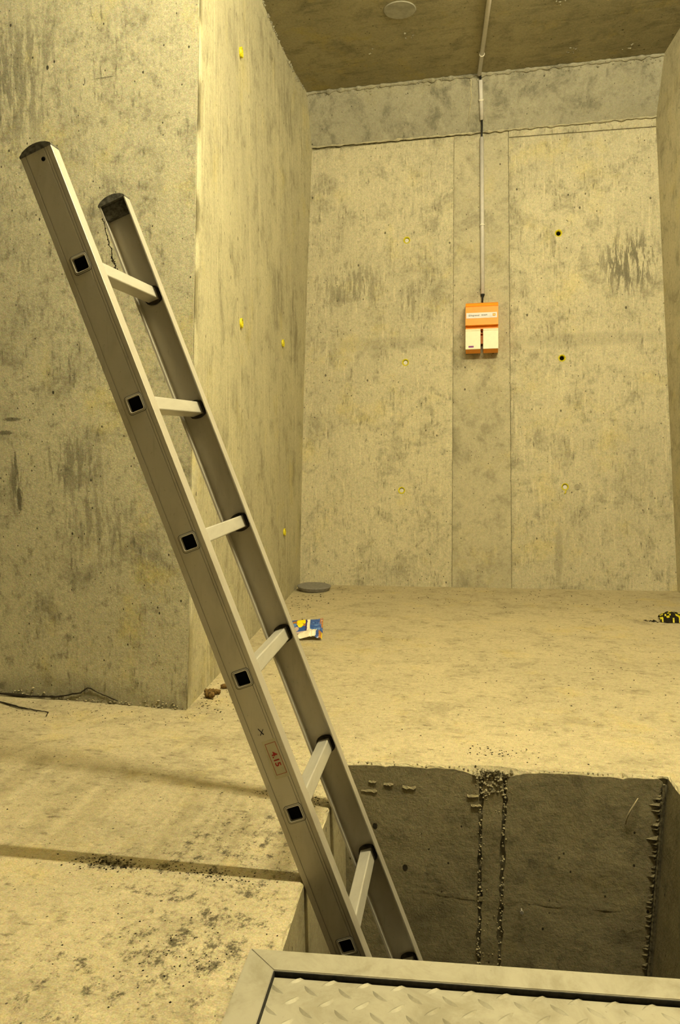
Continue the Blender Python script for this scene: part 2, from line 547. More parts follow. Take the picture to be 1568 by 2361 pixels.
def rim_out(p):
    """chipped floor edge: how far the chip runs back and down"""
    x, y = p
    a = abs(nz(x * 17, y * 17, 1.3)) * 0.006 + 0.003 + max(0, nz(x * 55, y * 55, 4.0)) * 0.006
    far = max(0.0, 1 - abs(y - (2.0762 + 0.11 * x)) / 0.04)
    a += far * max(0.0, nz(x * 9, 3.3, 8.1)) * 0.007
    clump = math.exp(-((x + 0.15) / 0.055) ** 2) * far
    a += clump * 0.011
    a += math.exp(-((x + 0.54) / 0.04) ** 2) * far * 0.006
    return a, a * 0.75 + clump * 0.02


rim_floor, rim_low = [], []
n_ = len(rim)
for i, p in enumerate(rim):
    t = (Vector(rim[(i + 1) % n_]) - Vector(rim[i - 1])).normalized()
    nrm = Vector((t.y, -t.x))
    if (Vector(p) + nrm * 0.01 - cen).length < (Vector(p) - cen).length:
        nrm = -nrm
    a, b = rim_out(p)
    q = Vector(p) + nrm * a
    rim_floor.append((q.x, q.y))
    rim_low.append((p[0], p[1], -b - 0.002))

# ---- floor
bm = bmesh.new()
FLOOR = [(-4.03, -5.03), (2.37, -5.03), (0.70, 4.95), (-1.56, 4.77), (-1.1805, 2.345), (-4.03, 2.405)]


def floor_map(x, y):
    return Vector((x, y, 0.0025 * nz(x * 3, y * 3, 0.5) * (1 if -1.9 < x < .6 else 0)))


rimset = {(round(a, 5), round(b, 5)) for a, b in rim_floor}
patch(bm, FLOOR, [rim_floor], 0.15, lambda x, y: Vector((x, y, 0.0)))
floor = struct(link('floor', bm, M_FLOOR))

# chipped edge strip between floor surface and pit walls
bm = bmesh.new()
A = [bm.verts.new((p[0], p[1], 0)) for p in rim_floor]
Mid = []
B = [bm.verts.new(p) for p in rim_low]
for i in range(n_):
    m = (A[i].co + B[i].co) / 2
    x, y = rim[i]
    m += Vector((nz(x * 60, y * 60, 2) * .003, nz(x * 60, y * 60, 5) * .003, nz(x * 60, y * 60, 9) * .004))
    Mid.append(bm.verts.new(m))
for i in range(n_):
    q = (i + 1) % n_
    bm.faces.new((A[i], A[q], Mid[q], Mid[i]))
    bm.faces.new((Mid[i], Mid[q], B[q], B[i]))
edge = link('chipped_edge', bm, M_RIM, floor)

# ---- pit walls
PD = -1.92
iFL = 0


def rim_seg(p0, p1):
    i0 = min(range(n_), key=lambda i: (Vector(rim[i]) - Vector(p0)).length)
    i1 = min(range(n_), key=lambda i: (Vector(rim[i]) - Vector(p1)).length)
    out = [i0]
    while out[-1] != i1:
        out.append((out[-1] + 1) % n_)
    return out


def curtain(bm, idx, zs, f=lambda x, y, z: Vector((x, y, z))):
    rows = []
    for z in [None] + zs:
        row = []
        for i in idx:
            x, y, zt = rim_low[i]
            row.append(bm.verts.new(f(x, y, zt if z is None else z)))
        rows.append(row)
    for a, b in zip(rows, rows[1:]):
        for i in range(len(a) - 1):
            bm.faces.new((a[i], a[i + 1], b[i + 1], b[i]))


PU = (Vector(PIT[1]) - Vector(PIT[0])).normalized()
PUv = Vector((PU.x, PU.y, 0))
PN = Vector((PU.y, -PU.x, 0))           # towards the camera


def pit_pt(u, z, off=0.0):
    return Vector((PIT[0][0], PIT[0][1], z)) + PUv * u + PN * off


PL = (Vector(PIT[1]) - Vector(PIT[0])).length
# backing of the far pit wall; its formed faces are panels in front of it
idx = rim_seg(PIT[0], PIT[1])
bm = bmesh.new()
curtain(bm, idx, [-0.05, -0.1, -0.2, -0.4, -0.8, -1.3, PD], lambda x, y, z: Vector((x, y, z)) - PN * 0.004)
wall_pit_back = struct(link('wall_pit_back', bm, M_GROOVE))
# panels: their tops follow the chipped rim
J1t, J1b, J2t, J2b = 0.362, 0.354, 0.425, 0.408


def rim_u(i):
    return (Vector(rim[i]) - Vector(PIT[0])).dot(PU)


def pit_panel(lo_t, lo_b, hi_t, hi_b, mat, rag):
    top = [(rim_u(i), rim_low[i][2]) for i in idx if lo_t + .004 < rim_u(i) < hi_t - .004]
    zt = -0.016
    zlast = -1.0
    outl = [(lo_t, zt)] + top + [(hi_t, zt)]
    k_ = 60
    for j in range(1, k_):
        z = zt + (zlast - zt) * j / k_
        outl.append((hi_t + (hi_b - hi_t) * (-z / .56) - rag * abs(nz(z * 55, hi_t * 9, 2)) * .012, z))
    outl += [(hi_t + (hi_b - hi_t) * (1 / .56), zlast), (lo_t + (lo_b - lo_t) * (1 / .56), zlast)]
    for j in range(k_ - 1, 0, -1):
        z = zt + (zlast - zt) * j / k_
        outl.append((lo_t + (lo_b - lo_t) * (-z / .56) + rag * abs(nz(z * 55, lo_t * 9, 7)) * .012, z))
    bm = bmesh.new()
    patch(bm, outl, [], 0.022, lambda u, z: pit_pt(u, z, 0.004 + 0.0022 * nz(u * 14, z * 14, 3) + 0.0012 * nz(u * 45, z * 45, 6)),
          lambda u, z: pit_pt(u, z, -0.006), keep=True)
    return link('panel', bm, mat, wall_pit_back, True)


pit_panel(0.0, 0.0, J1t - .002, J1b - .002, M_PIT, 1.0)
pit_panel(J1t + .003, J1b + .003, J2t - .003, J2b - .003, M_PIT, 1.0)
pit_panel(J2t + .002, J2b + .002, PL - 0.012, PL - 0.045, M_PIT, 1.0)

# left pit wall: three formed boards with open joints between them, as below the ladder
idl = rim_seg((-0.4357, 1.2037), PIT[0])
bm = bmesh.new()
curtain(bm, idl, [-0.03, -0.08, -0.2, -0.5, -1.0, PD])
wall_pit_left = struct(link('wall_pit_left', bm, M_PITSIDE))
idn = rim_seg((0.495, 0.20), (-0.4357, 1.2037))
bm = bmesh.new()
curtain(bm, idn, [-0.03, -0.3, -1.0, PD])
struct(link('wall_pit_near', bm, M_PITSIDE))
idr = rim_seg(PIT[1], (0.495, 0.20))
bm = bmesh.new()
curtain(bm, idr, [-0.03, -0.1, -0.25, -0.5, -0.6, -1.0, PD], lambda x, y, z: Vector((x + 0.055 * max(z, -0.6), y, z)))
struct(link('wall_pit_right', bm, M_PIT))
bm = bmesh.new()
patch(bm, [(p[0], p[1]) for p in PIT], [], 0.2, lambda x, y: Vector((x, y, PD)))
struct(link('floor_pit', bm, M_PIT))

# aggregate stuck in the joints of the far pit wall, and the honeycombed clump under the rim
bm = bmesh.new()
for jt, jb, n in ((J1t, J1b, 110), (J2t, J2b, 130)):
    for i in range(n):
        z = -random.uniform(0.02, 0.85)
        crumb(bm, pit_pt(jt + (jb - jt) * (-z / .56) + random.gauss(0, .0026), z, random.uniform(.001, .007)),
              random.uniform(.0020, .0050), 1)
for i in range(70):
    crumb(bm, pit_pt(random.uniform(J1t, J2t), -random.uniform(0.03, 0.9), 0.004), random.uniform(.0012, .003), 1)
stuff(link('aggregate', bm, M_GRITLIGHT, wall_pit_back))
bm = bmesh.new()
for i in range(230):
    u = random.gauss((J1t + J2t) / 2 - .002, .020)
    z = -abs(random.gauss(0.0, .033)) - .004
    if z < -.085:
        continue
    crumb(bm, pit_pt(u, z, random.uniform(-.004, .007) * (1 + z * 6)), random.uniform(.003, .0085), 1)
for i in idx:
    for q in range(2):
        if random.random() < .55:
            x, y = rim[i]
            a, b = rim_out(rim[i])
            crumb(bm, (x, y + random.uniform(0, a), -random.uniform(.0, b + .003)), random.uniform(.0015, .0042), .8)
stuff(link('loose_aggregate', bm, M_GRITLIGHT, floor))
# fins of leaked mortar in the right corner of the pit
bm = bmesh.new()
for i in range(46):
    z = -0.035 - i * 0.0125 + random.uniform(-.004, .004)
    u = PL - 0.014 - 0.060 * (-z)
    r = random.uniform(.003, .008) * (1.4 if .05 < -z < .25 else 1)
    c = pit_pt(u - r * .4, z, 0.004)
    a = [bm.verts.new(c + PUv * (r * .9)), bm.verts.new(c - PUv * (r * random.uniform(1, 2.4)) - Vector((0, 0, r * .2))),
         bm.verts.new(c + PUv * (r * .6) + Vector((0, 0, r * .9)) + PN * .002), bm.verts.new(c + PN * (r * .9)),
         bm.verts.new(c + PUv * (r * .7) - Vector((0, 0, r * .8)))]
    for f in ((0, 2, 3), (2, 1, 3), (1, 4, 3), (4, 0, 3)):
        bm.faces.new([a[q] for q in f])
prof = []
for i in range(40):
    z = -0.02 - i * 0.018
    prof.append(pit_pt(PL - 0.008 - 0.06 * (-z) + .0015 * nz(z * 60, 1), z, 0.003))
tube(bm, prof, .0035, 6)
stuff(link('mortar_fins', bm, M_PITGRIT, wall_pit_back))
# thin flakes of mortar skin near the rim
for (u, z, w, h) in ((0.045, -0.075, .042, .009), (0.105, -0.055, .026, .007), (0.155, -0.060, .036, .010),
                     (0.325, -0.075, .030, .008), (0.335, -0.100, .026, .006), (0.065, -0.050, .02, .005)):
    bm = bmesh.new()
    top, bot = [], []
    for i in range(7):
        s = u + w * i / 6
        top.append(bm.verts.new(pit_pt(s, z + h * (.1 + .5 * random.random()), .0042)))
        bot.append((bm.verts.new(pit_pt(s, z - h * (.1 + .6 * random.random()) * (.5 if i in (0, 6) else 1), .0075)), bm.verts.new(pit_pt(s, z - h * .5, .004))))
    for i in range(6):
        bm.faces.new((top[i], top[i + 1], bot[i + 1][0], bot[i][0]))
        bm.faces.new((bot[i][0], bot[i + 1][0], bot[i + 1][1], bot[i][1]))
    link('mortar_flake', bm, M_PIT, wall_pit_back)
# lighter pour line across the pit wall
bm = bmesh.new()
rows = [[], [], []]
for i in range(45):
    u = 0.16 + (PL - 0.06 - 0.16) * i / 44
    z = -0.345 - .010 * nz(u * 7, 1.1) - 0.020 * u
    w = .007 + .004 * nz(u * 11, 5)
    rows[0].append(bm.verts.new(pit_pt(u, z + w, .0042)))
    rows[1].append(bm.verts.new(pit_pt(u, z + w * .2, .0046)))
    rows[2].append(bm.verts.new(pit_pt(u, z - w, .0042)))
for a, b in zip(rows, rows[1:]):
    for i in range(44):
        bm.faces.new((a[i], a[i + 1], b[i + 1], b[i]))
link('pour_line', bm, M_PIT, wall_pit_back, True)


def circ(u, v, r, n=20):
    return [(u + r * cos(2 * pi * i / n), v + r * sin(2 * pi * i / n)) for i in range(n)]


TIES = [(0.6669, 2.1386, 'plug'), (0.6615, 1.3787, 'plug'), (0.6402, 0.5891, 'plug'),
        (1.5802, 2.1239, 'open'), (1.5997, 1.3732, 'open'), (1.6165, 0.6059, 'plug')]
TR = 0.0215
# ---- back wall: backing, panels, tie holes, overhanging band
bm = bmesh.new()
patch(bm, [(-0.12, -0.01), (LB + .1, -0.01), (LB + .1, 2.80), (-0.12, 2.80)], [circ(u, z, TR * 1.1) for u, z, k_ in TIES], 0.3, lambda u, z: back_pt(u, z, -0.005))
wall_back = struct(link('wall_back', bm, M_GROOVE))


def back_panel(poly, mat, ties, off=0.0, g=0.06):
    bm = bmesh.new()
    o = lambda u, z: off + 0.0016 * nz(u * 5, z * 4, off * 90 + 3)
    patch(bm, poly, [circ(u, z, TR) for u, z in ties], g, lambda u, z: back_pt(u, z, o(u, z)), lambda u, z: back_pt(u, z, -0.02))
    return link('panel', bm, mat, wall_back, True)


j1 = lambda z: 0.9497 + (0.9568 - 0.9497) * z / 2.77
j2 = lambda z: 1.3062 + (1.2841 - 1.3062) * z / 2.77
tl = [t[:2] for t in TIES if t[0] < 1]
tr = [t[:2] for t in TIES if t[0] > 1]
back_panel([(-0.1, 0.0), (j1(0) - .002, 0), (j1(2.76) - .002, 2.76), (-0.1, 2.745)], M_BACK, tl)
back_panel([(j1(0) + .002, 0.0), (j2(0) - .002, 0), (j2(2.77) - .002, 2.775), (j1(2.77) + .002, 2.765)], M_STRIP, [], -0.002)
back_panel([(j2(0) + .002, 0.0), (LB + .08, 0), (LB + .02, 2.713), (j2(2.72) + .002, 2.722)], M_BACK, tr, 0.001)
back_panel([(j2(2.73) + .003, 2.728), (LB + .02, 2.719), (LB + .02, 2.775), (j2(2.77) + .003, 2.775)], M_BACK, [], 0.004)

for (u, z, kind) in TIES:
    bm = bmesh.new()
    n = 22
    rings = []
    for (r, off) in ((TR + .0005, -.001), (TR * 1.02, .0015), (TR * .74, -.001), (TR * .58, -.014), (TR * .58, -.019)):
        ring = []
        for i in range(n):
            a = 2 * pi * i / n
            rr = r * (1 + (.10 * nz(cos(a) * 3 + u * 7, sin(a) * 3 + z * 5) if off >= 0 else 0))
            ring.append(bm.verts.new(back_pt(u + rr * cos(a), z + rr * sin(a), off)))
        rings.append(ring)
    for a, b in zip(rings, rings[1:]):
        for i in range(n):
            q = (i + 1) % n
            bm.faces.new((a[i], a[q], b[q], b[i]))
    sl = link('tie_sleeve', bm, M_YEL, wall_back, True)
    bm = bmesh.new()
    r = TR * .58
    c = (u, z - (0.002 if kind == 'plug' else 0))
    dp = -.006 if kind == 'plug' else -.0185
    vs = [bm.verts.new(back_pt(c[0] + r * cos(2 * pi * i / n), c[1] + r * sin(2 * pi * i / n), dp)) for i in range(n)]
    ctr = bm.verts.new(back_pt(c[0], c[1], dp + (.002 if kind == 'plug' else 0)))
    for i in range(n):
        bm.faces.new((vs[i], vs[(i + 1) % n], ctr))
    link('mortar_plug' if kind == 'plug' else 'hole_shade', bm, M_PLUG if kind == 'plug' else M_VOID, sl, True)  # open sleeves end in a black disc painting the shade inside the hole
# torn yellow tab under the lowest right sleeve, round patch beside it
bm = bmesh.new()
tube(bm, [back_pt(1.622, 0.583, .003), back_pt(1.617, 0.572, .005), back_pt(1.613, 0.563, .003)], .004, 8, rads=[.002, .0042, .002])
link('plastic_tab', bm, M_YEL, wall_back, True)
bm = bmesh.new()
vs = [bm.verts.new(back_pt(*p, .0045)) for p in circ(1.6862, .6056, .0165, 20)]
vb = [bm.verts.new(back_pt(*p, -.001)) for p in circ(1.6862, .6056, .0175, 20)]
bm.faces.new(vs)
for i in range(20):
    bm.faces.new((vs[i], vs[(i + 1) % 20], vb[(i + 1) % 20], vb[i]))
link('round_patch', bm, M_STRIP, wall_back)

# overhanging band
bm = bmesh.new()
BANDT = lambda u: BLF + UB * u + NB * (0.142 - 0.0233 * u) + Vector((0, 0, H))


def band_pt(u, t, off=0.0):
    a = back_pt(u, 2.762 + 0.005 * u, 0.014)
    p = a.lerp(BANDT(u), t)
    return p - NB * off


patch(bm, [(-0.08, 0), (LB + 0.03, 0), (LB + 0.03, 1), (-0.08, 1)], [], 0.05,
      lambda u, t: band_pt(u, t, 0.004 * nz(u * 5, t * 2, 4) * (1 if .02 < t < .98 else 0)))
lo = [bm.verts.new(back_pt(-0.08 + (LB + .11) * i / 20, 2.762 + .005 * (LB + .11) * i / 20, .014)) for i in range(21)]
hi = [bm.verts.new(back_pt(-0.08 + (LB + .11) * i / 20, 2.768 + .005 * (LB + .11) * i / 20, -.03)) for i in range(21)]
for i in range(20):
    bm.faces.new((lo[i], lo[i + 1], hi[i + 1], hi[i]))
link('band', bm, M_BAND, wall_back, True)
# rough mortar ridges along the band's top and bottom edges
for t, r0, mat, sd in ((0.985, .011, M_BAND, 1), (0.0, .006, M_STRIP, 2)):
    bm = bmesh.new()
    pth, rr = [], []
    for i in range(170):
        u = -0.02 + (LB + .01) * i / 169
        p = band_pt(u, t, .002)
        p += Vector((0, 0, .006 * nz(u * 23, sd) - (.004 if t > .5 else 0)))
        pth.append(p)
        rr.append(max(.002, r0 * (.8 + 1.5 * nz(u * 27, sd * 3, 7))))
    tube(bm, pth, r0, 7, rads=rr)
    link('mortar_ridge', bm, mat, wall_back)
# spalled edge pieces under the ceiling
bm = bmesh.new()
for i in range(150):
    u = random.uniform(0, LB)
    t = 1 - abs(random.gauss(0, .05)) - .02
    crumb(bm, band_pt(u, t, .003), random.uniform(.003, .011), .6)
stuff(link('spalled_mortar', bm, M_BAND, wall_back))
# pale calcite drip
bm = bmesh.new()
pth = [band_pt(1.062 + d, t, .002) for t, d in ((.93, 0), (.84, .002), (.74, .000), (.62, .004), (.50, -.002), (.38, -.010), (.24, -.014), (.12, -.015))]
tube(bm, pth, .003, 6, rads=[.0035, .003, .0032, .0026, .003, .0024, .002, .001])
link('calcite_drip', bm, M_DRIP, wall_back, True)

# ---- alcove left wall (two formed panels over a backing), front-left wall, right wall
LT = [(3.2476, 2.5034), (3.1686, 1.3747), (4.2205, 1.4329), (4.1795, 0.3904)]
bm = bmesh.new()
patch(bm, [(2.335, -0.01), (5.1, -0.01), (5.1, H + .02), (2.335, H + .02)], [circ(y, z, TR) for y, z in LT], 0.25, lambda y, z: left_pt(y, z, -0.008))
wall_left = struct(link('wall_left', bm, M_GROOVE))


def left_panel(y0, y1, off):
    bm = bmesh.new()
    hs = [circ(y, z, TR * .9) for y, z in LT if y0 < y < y1]
    patch(bm, [(y0, 0), (y1, 0), (y1, H + .01), (y0, H + .01)], hs, 0.08,
          lambda y, z: left_pt(y, z, off + .0015 * nz(y * 4, z * 4, 2)), lambda y, z: left_pt(y, z, -0.02))
    return link('panel', bm, M_LEFT, wall_left, True)


left_panel(2.326, 3.585, 0.0)
left_panel(3.5885, 5.1, -0.001)
for i, (y, z) in enumerate(LT):
    bm = bmesh.new()
    n = 18
    r = TR * .9
    rings = []
    for rr, off in ((r * 1.02, .0), (r * 1.1, .009), (r * .85, .010), (r * .62, -.010), (r * .62, -.016)):
        rings.append([bm.verts.new(left_pt(y + rr * cos(2 * pi * q / n) * 1.0, z + rr * sin(2 * pi * q / n), off * (1 if i else 1.3))) for q in range(n)])
    for a, b in zip(rings, rings[1:]):
        for q in range(n):
            w = (q + 1) % n
            bm.faces.new((a[q], a[w], b[w], b[q]))
    sl = link('tie_sleeve', bm, M_YEL, wall_left, True)
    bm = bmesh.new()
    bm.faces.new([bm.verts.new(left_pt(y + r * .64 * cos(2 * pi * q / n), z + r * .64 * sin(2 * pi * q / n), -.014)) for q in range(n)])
    link('hole_shade', bm, M_VOID, sl)  # black disc stands in for the shade down the hole
# crumbling seam at ceiling and corner
bm = bmesh.new()
for i in range(120):
    y = random.uniform(3.3, 4.95)
    crumb(bm, left_pt(y, H - abs(random.gauss(0, .012)) - .002, .003), random.uniform(.003, .011), .8)
for i in range(110):
    z = random.uniform(0, 2.9)
    u = 0.0
    p = left_pt(4.745 + .1 * z, z, .004)
    crumb(bm, p, random.uniform(.002, .006), 1)
stuff(link('crumbling_seam', bm, M_BAND, wall_left))


def front_x(z):
    return FLC.x + 0.0487 * z


bm = bmesh.new()
out = [(-4.03, -0.01)] + [(front_x(z), z) for z in (0, .5, 1, 1.5, 2, 2.5, 3.0, H + .02)] + [(-4.03, H + .02)]
patch(bm, out, [], 0.10, lambda x, z: front_pt(x, z))
wall_front = struct(link('wall_front', bm, M_FRONT))
# broken plaster at the foot of the front wall
bm = bmesh.new()
for i in range(130):
    x = random.uniform(-1.95, -1.16)
    k_ = .5 + .5 * nz(x * 6, 2)
    crumb(bm, front_pt(x, abs(random.gauss(0, .022)) * k_ + .001, random.uniform(.0, .008)), random.uniform(.002, .0065), .6)
stuff(link('broken_base', bm, M_PITSIDE, wall_front))

bm = bmesh.new()
patch(bm, [(-5.03, -0.01), (5.3, -0.01), (5.3, H + .02), (-5.03, H + .02)], [], 0.3, lambda y, z: right_pt(y, z))
struct(link('wall_right', bm, M_RIGHT, None, True))
# groove-edged sloping fillet where the band meets the right wall
bm = bmesh.new()
patch(bm, [(-4.03, -0.01), (2.6, -0.01), (2.6, H + .02), (-4.03, H + .02)], [], 0.5, lambda x, z: Vector((x, -5.0, z)))
struct(link('unseen_wall_rear', bm, M_REAR))
bm = bmesh.new()
patch(bm, [(-5.03, -0.01), (2.4, -0.01), (2.4, H + .02), (-5.03, H + .02)], [], 0.5, lambda y, z: Vector((-4.0, y, z)))
struct(link('unseen_wall_far_left', bm, M_REAR))

# ---- ceiling with the round patch and crumbs
bm = bmesh.new()
patch(bm, [(-4.05, -5.05), (2.5, -5.05), (0.72, 5.25), (-1.75, 5.25), (-1.25, 2.36), (-4.05, 2.38)],
      [circ(-0.7705, 4.138, .083, 32)], 0.15, lambda x, y: Vector((x, y, H)))
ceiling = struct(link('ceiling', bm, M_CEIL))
bm = bmesh.new()
a = [bm.verts.new((*p, H - .004)) for p in circ(-0.7705, 4.138, .079, 32)]
b = [bm.verts.new((*p, H + .002)) for p in circ(-0.7705, 4.138, .0835, 32)]
bm.faces.new(a)
for i in range(32):
    bm.faces.new((a[i], a[(i + 1) % 32], b[(i + 1) % 32], b[i]))
link('round_patch', bm, M_PATCH, ceiling)
bm = bmesh.new()
for (x, y, n) in ((0.02, 4.25, 24), (-0.76, 4.42, 5), (0.08, 4.8, 8), (0.40, 4.85, 6), (-1.0, 4.5, 4)):
    for i in range(n):
        crumb(bm, (x + random.gauss(0, .018), y + random.gauss(0, .03), H - .003), random.uniform(.003, .009), .6)
stuff(link('mortar_drips', bm, M_BAND, ceiling))

# ------------------------------------------------------------------ ladder
P0 = Vector((-0.86076, 1.34630, 1.18924))
D = Vector((0.34144, 0.05567, -0.93825)).normalized()
RV = Vector((-0.10807, 0.99395, 0.01965))
RV = (RV - D * RV.dot(D)).normalized()
N = D.cross(RV).normalized()
LW = 0.355
S0, S1 = -0.222, 3.278
U0, U1 = -0.036, 0.030


def lp(s, n, r):
    return P0 + D * s + N * n + RV * r


ladder = empty('ladder', lp(S1, -0.003, LW / 2))
tag(ladder, 'worn aluminium ladder leaning on the floor edge and reaching down into the pit', 'ladder')


def rsq(h, r, n=4):
    out = []
    for cx, cy, a0 in ((h - r, h - r, 0), (-(h - r), h - r, pi / 2), (-(h - r), -(h - r), pi), (h - r, -(h - r), 1.5 * pi)):
        for i in range(n + 1):
            a = a0 + pi / 2 * i / n
            out.append((cx + r * cos(a), cy + r * sin(a)))
    return out


def stile(flip):
    """C channel with grooved web; r measured from the outer face of the web"""
    prof = [(U0, 0.0008), (U0 + .0008, 0)]
    for g in (U0 + .0115, U1 - .0150, U1 - .0100):
        prof += [(g - .0009, 0), (g - .0004, .0013), (g + .0004, .0013), (g + .0009, 0)]
    prof += [(U1 - .0008, 0), (U1, .0008), (U1, .0300), (U1 - .0024, .0300), (U1 - .0024, .0024),
             (U0 + .0024, .0024), (U0 + .0024, .0270), (U0 + .0042, .0270), (U0 + .0042, .0300), (U0, .0300)]
    bm = bmesh.new()
    f = (lambda a, b, s: lp(s, a, b)) if not flip else (lambda a, b, s: lp(s, a, LW - b))
    n_ = 12
    rings = []
    for i in range(n_ + 1):
        s = S0 + (S1 - S0) * i / n_
        rings.append([bm.verts.new(f(p[0], p[1], s)) for p in prof])
    for a, b in zip(rings, rings[1:]):
        for i in range(len(prof)):
            q = (i + 1) % len(prof)
            bm.faces.new((a[i], a[q], b[q], b[i]))
    for ring, e in ((rings[0], 0), (rings[-1], 1)):
        bmesh.ops.triangle_fill(bm, edges=[bm.edges.get((ring[i], ring[(i + 1) % len(ring)])) for i in range(len(ring))], use_beauty=True)
    o = child_world('stile', bm, M_ALU, ladder)
    bm = bmesh.new()
    for i in range(12):
        prism(bm, rsq(.0140, .0034), lambda a, b, t: lp(.28 * i + a, b, t), -.004 if not flip else LW - .006, .006 if not flip else LW + .004)
    bmesh.ops.recalc_face_normals(bm, faces=bm.faces)
    cut = link('cutter', bm, M_VOID)
    md = o.modifiers.new('openings', 'BOOLEAN')
    md.operation = 'DIFFERENCE'
    md.solver = 'EXACT'
    md.object = cut
    dg = bpy.context.evaluated_depsgraph_get()
    me = bpy.data.meshes.new_from_object(o.evaluated_get(dg))
    o.modifiers.clear()
    o.data = me
    bpy.data.objects.remove(cut)
    # moulded top cap
    bm = bmesh.new()
    cap = []
    for i in range(9):
        t = i / 8
        a = U0 - .0006 + (U1 - U0 + .0012) * t
        cap.append((a, S0 - .004 - .011 * sin(pi * min(1, max(0, t * 1.0))) ** .7))
    cap = [(U0 - .0006, S0)] + cap + [(U1 + .0006, S0)]
    g = (lambda a, s, r: lp(s, a, r)) if not flip else (lambda a, s, r: lp(s, a, LW - r))
    prism(bm, cap, g, -.0006, .0312)
    es = [e for e in bm.edges if e.calc_face_angle(0) > 1.0]
    bmesh.ops.bevel(bm, geom=es, offset=.0012, segments=2, affect='EDGES')
    # plug body inside the channel
    prism(bm, [(U0 + .0028, S0 + .001), (U1 - .0028, S0 + .001), (U1 - .0028, S0 + .030), (U0 + .0028, S0 + .030)], g, .0028, .020)
    child_world('end_cap', bm, M_CAPDUST, ladder)
    # foot
    bm = bmesh.new()
    prism(bm, [(U0 - .001, S1 - .03), (U1 + .001, S1 - .03), (U1 + .001, S1 + .003), (U0 - .001, S1 + .003)], g, -.0015, .031)
    child_world('rubber_foot', bm, M_RUBBER, ladder)
    return o


st_near = stile(False)
st_far = stile(True)


def make_rung_meshes():
    """rung, flared collar, painted tube shade and rubber gland in a local frame: x=D, y=N, z=RV"""
    def F(a, b, t):
        return Vector((a, b, t))
    res = {}
    bm = bmesh.new()
    so, si = rsq(.0142, .003), rsq(.0126, .0026)
    n = len(so)
    R = [[bm.verts.new(F(*p, t)) for p in s] for s, t in ((so, .003), (so, LW - .003))]
    for i in range(n):
        q = (i + 1) % n
        bm.faces.new((R[0][i], R[0][q], R[1][q], R[1][i]))
    res['rung'] = (bm, M_RUNG)
    for nm, sg in (('near', 1), ('far', -1)):
        bm = bmesh.new()
        zz = (lambda t: t) if sg == 1 else (lambda t: LW - t)
        rings = []
        for h, r, t in ((.0186, .0066, -.0001), (.0176, .006, -.0006), (.0166, .0052, -.0008), (.0160, .005, -.0006),
                        (.0154, .0046, -.0013), (.0142, .004, -.0016), (.0132, .003, -.0010), (.0128, .003, .012)):
            rings.append([bm.verts.new(F(*p, zz(t))) for p in rsq(h, r)])
        for a, b in zip(rings, rings[1:]):
            for i in range(len(a)):
                q = (i + 1) % len(a)
                f = bm.faces.new((a[i], a[q], b[q], b[i]))
                f.material_index = 1 if rings.index(a) in (0, 3) else 0  # two thin rings coloured black for shade in the collar's creases
        res['collar_' + nm] = (bm, (M_ALU, M_BLACK))
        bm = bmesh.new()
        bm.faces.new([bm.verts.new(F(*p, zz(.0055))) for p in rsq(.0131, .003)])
        res['plug_' + nm] = (bm, M_VOID)  # flat black face painting the shade inside the open rung tube
        # ribbed rubber gland on the inner face of the web
        bm = bmesh.new()
        m = 72
        rings = []
        for r, t in ((.0215, .0024), (.0215, .0095), (.0195, .0125), (.0150, .0125), (.0146, .004)):
            ring = []
            for i in range(m):
                a = 2 * pi * i / m
                sq = 1 / max(abs(cos(a)), abs(sin(a))) ** .25
                rr = min(r * sq, r * 1.10) if r > .016 else .0144 / max(abs(cos(a)), abs(sin(a)))
                if r == .0215 and i % 2:
                    rr -= .0005
                ring.append(bm.verts.new(F(rr * cos(a), rr * sin(a), zz(t))))
            rings.append(ring)
        for a, b in zip(rings, rings[1:]):
            for i in range(m):
                q = (i + 1) % m
                bm.faces.new((a[i], a[q], b[q], b[i]))
        res['gland_' + nm] = (bm, M_RUBBER)
    meshes = {}
    for k_, (bm, mat) in res.items():
        bmesh.ops.recalc_face_normals(bm, faces=bm.faces)
        me = bpy.data.meshes.new(k_.split('_')[0])
        bm.to_mesh(me)
        bm.free()
        for m_ in (mat if isinstance(mat, tuple) else (mat,)):
            me.materials.append(m_)
        meshes[k_] = me
    return meshes


RM = make_rung_meshes()
for i in range(12):
    c = P0 + D * (0.28 * i)
    Mx = Matrix(((D.x, N.x, RV.x, c.x), (D.y, N.y, RV.y, c.y), (D.z, N.z, RV.z, c.z), (0, 0, 0, 1)))
    inv = Matrix.Translation(ladder.location).inverted()
    ro = bpy.data.objects.new('rung', RM['rung'])
    COL.objects.link(ro)
    ro.parent = ladder
    ro.matrix_basis = inv @ Mx
    for key, nm in (('collar_near', 'collar'), ('plug_near', 'tube_shade'), ('gland_far', 'gland'), ('gland_near', 'gland'),  # plug_near is the black face painting shade inside the tube
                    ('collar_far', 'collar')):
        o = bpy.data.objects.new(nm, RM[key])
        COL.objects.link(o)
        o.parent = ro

# screw hole near the top of the near stile
bm = bmesh.new()
n = 14
a = [bm.verts.new(lp(-.2035 + .0042 * cos(2 * pi * i / n), .0066 + .0042 * sin(2 * pi * i / n), -.0004)) for i in range(n)]
b = [bm.verts.new(lp(-.2035 + .0026 * cos(2 * pi * i / n), .0066 + .0026 * sin(2 * pi * i / n), -.0012)) for i in range(n)]
for i in range(n):
    bm.faces.new((a[i], a[(i + 1) % n], b[(i + 1) % n], b[i]))
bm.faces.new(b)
child_world('screw', bm, M_VOID, ladder)


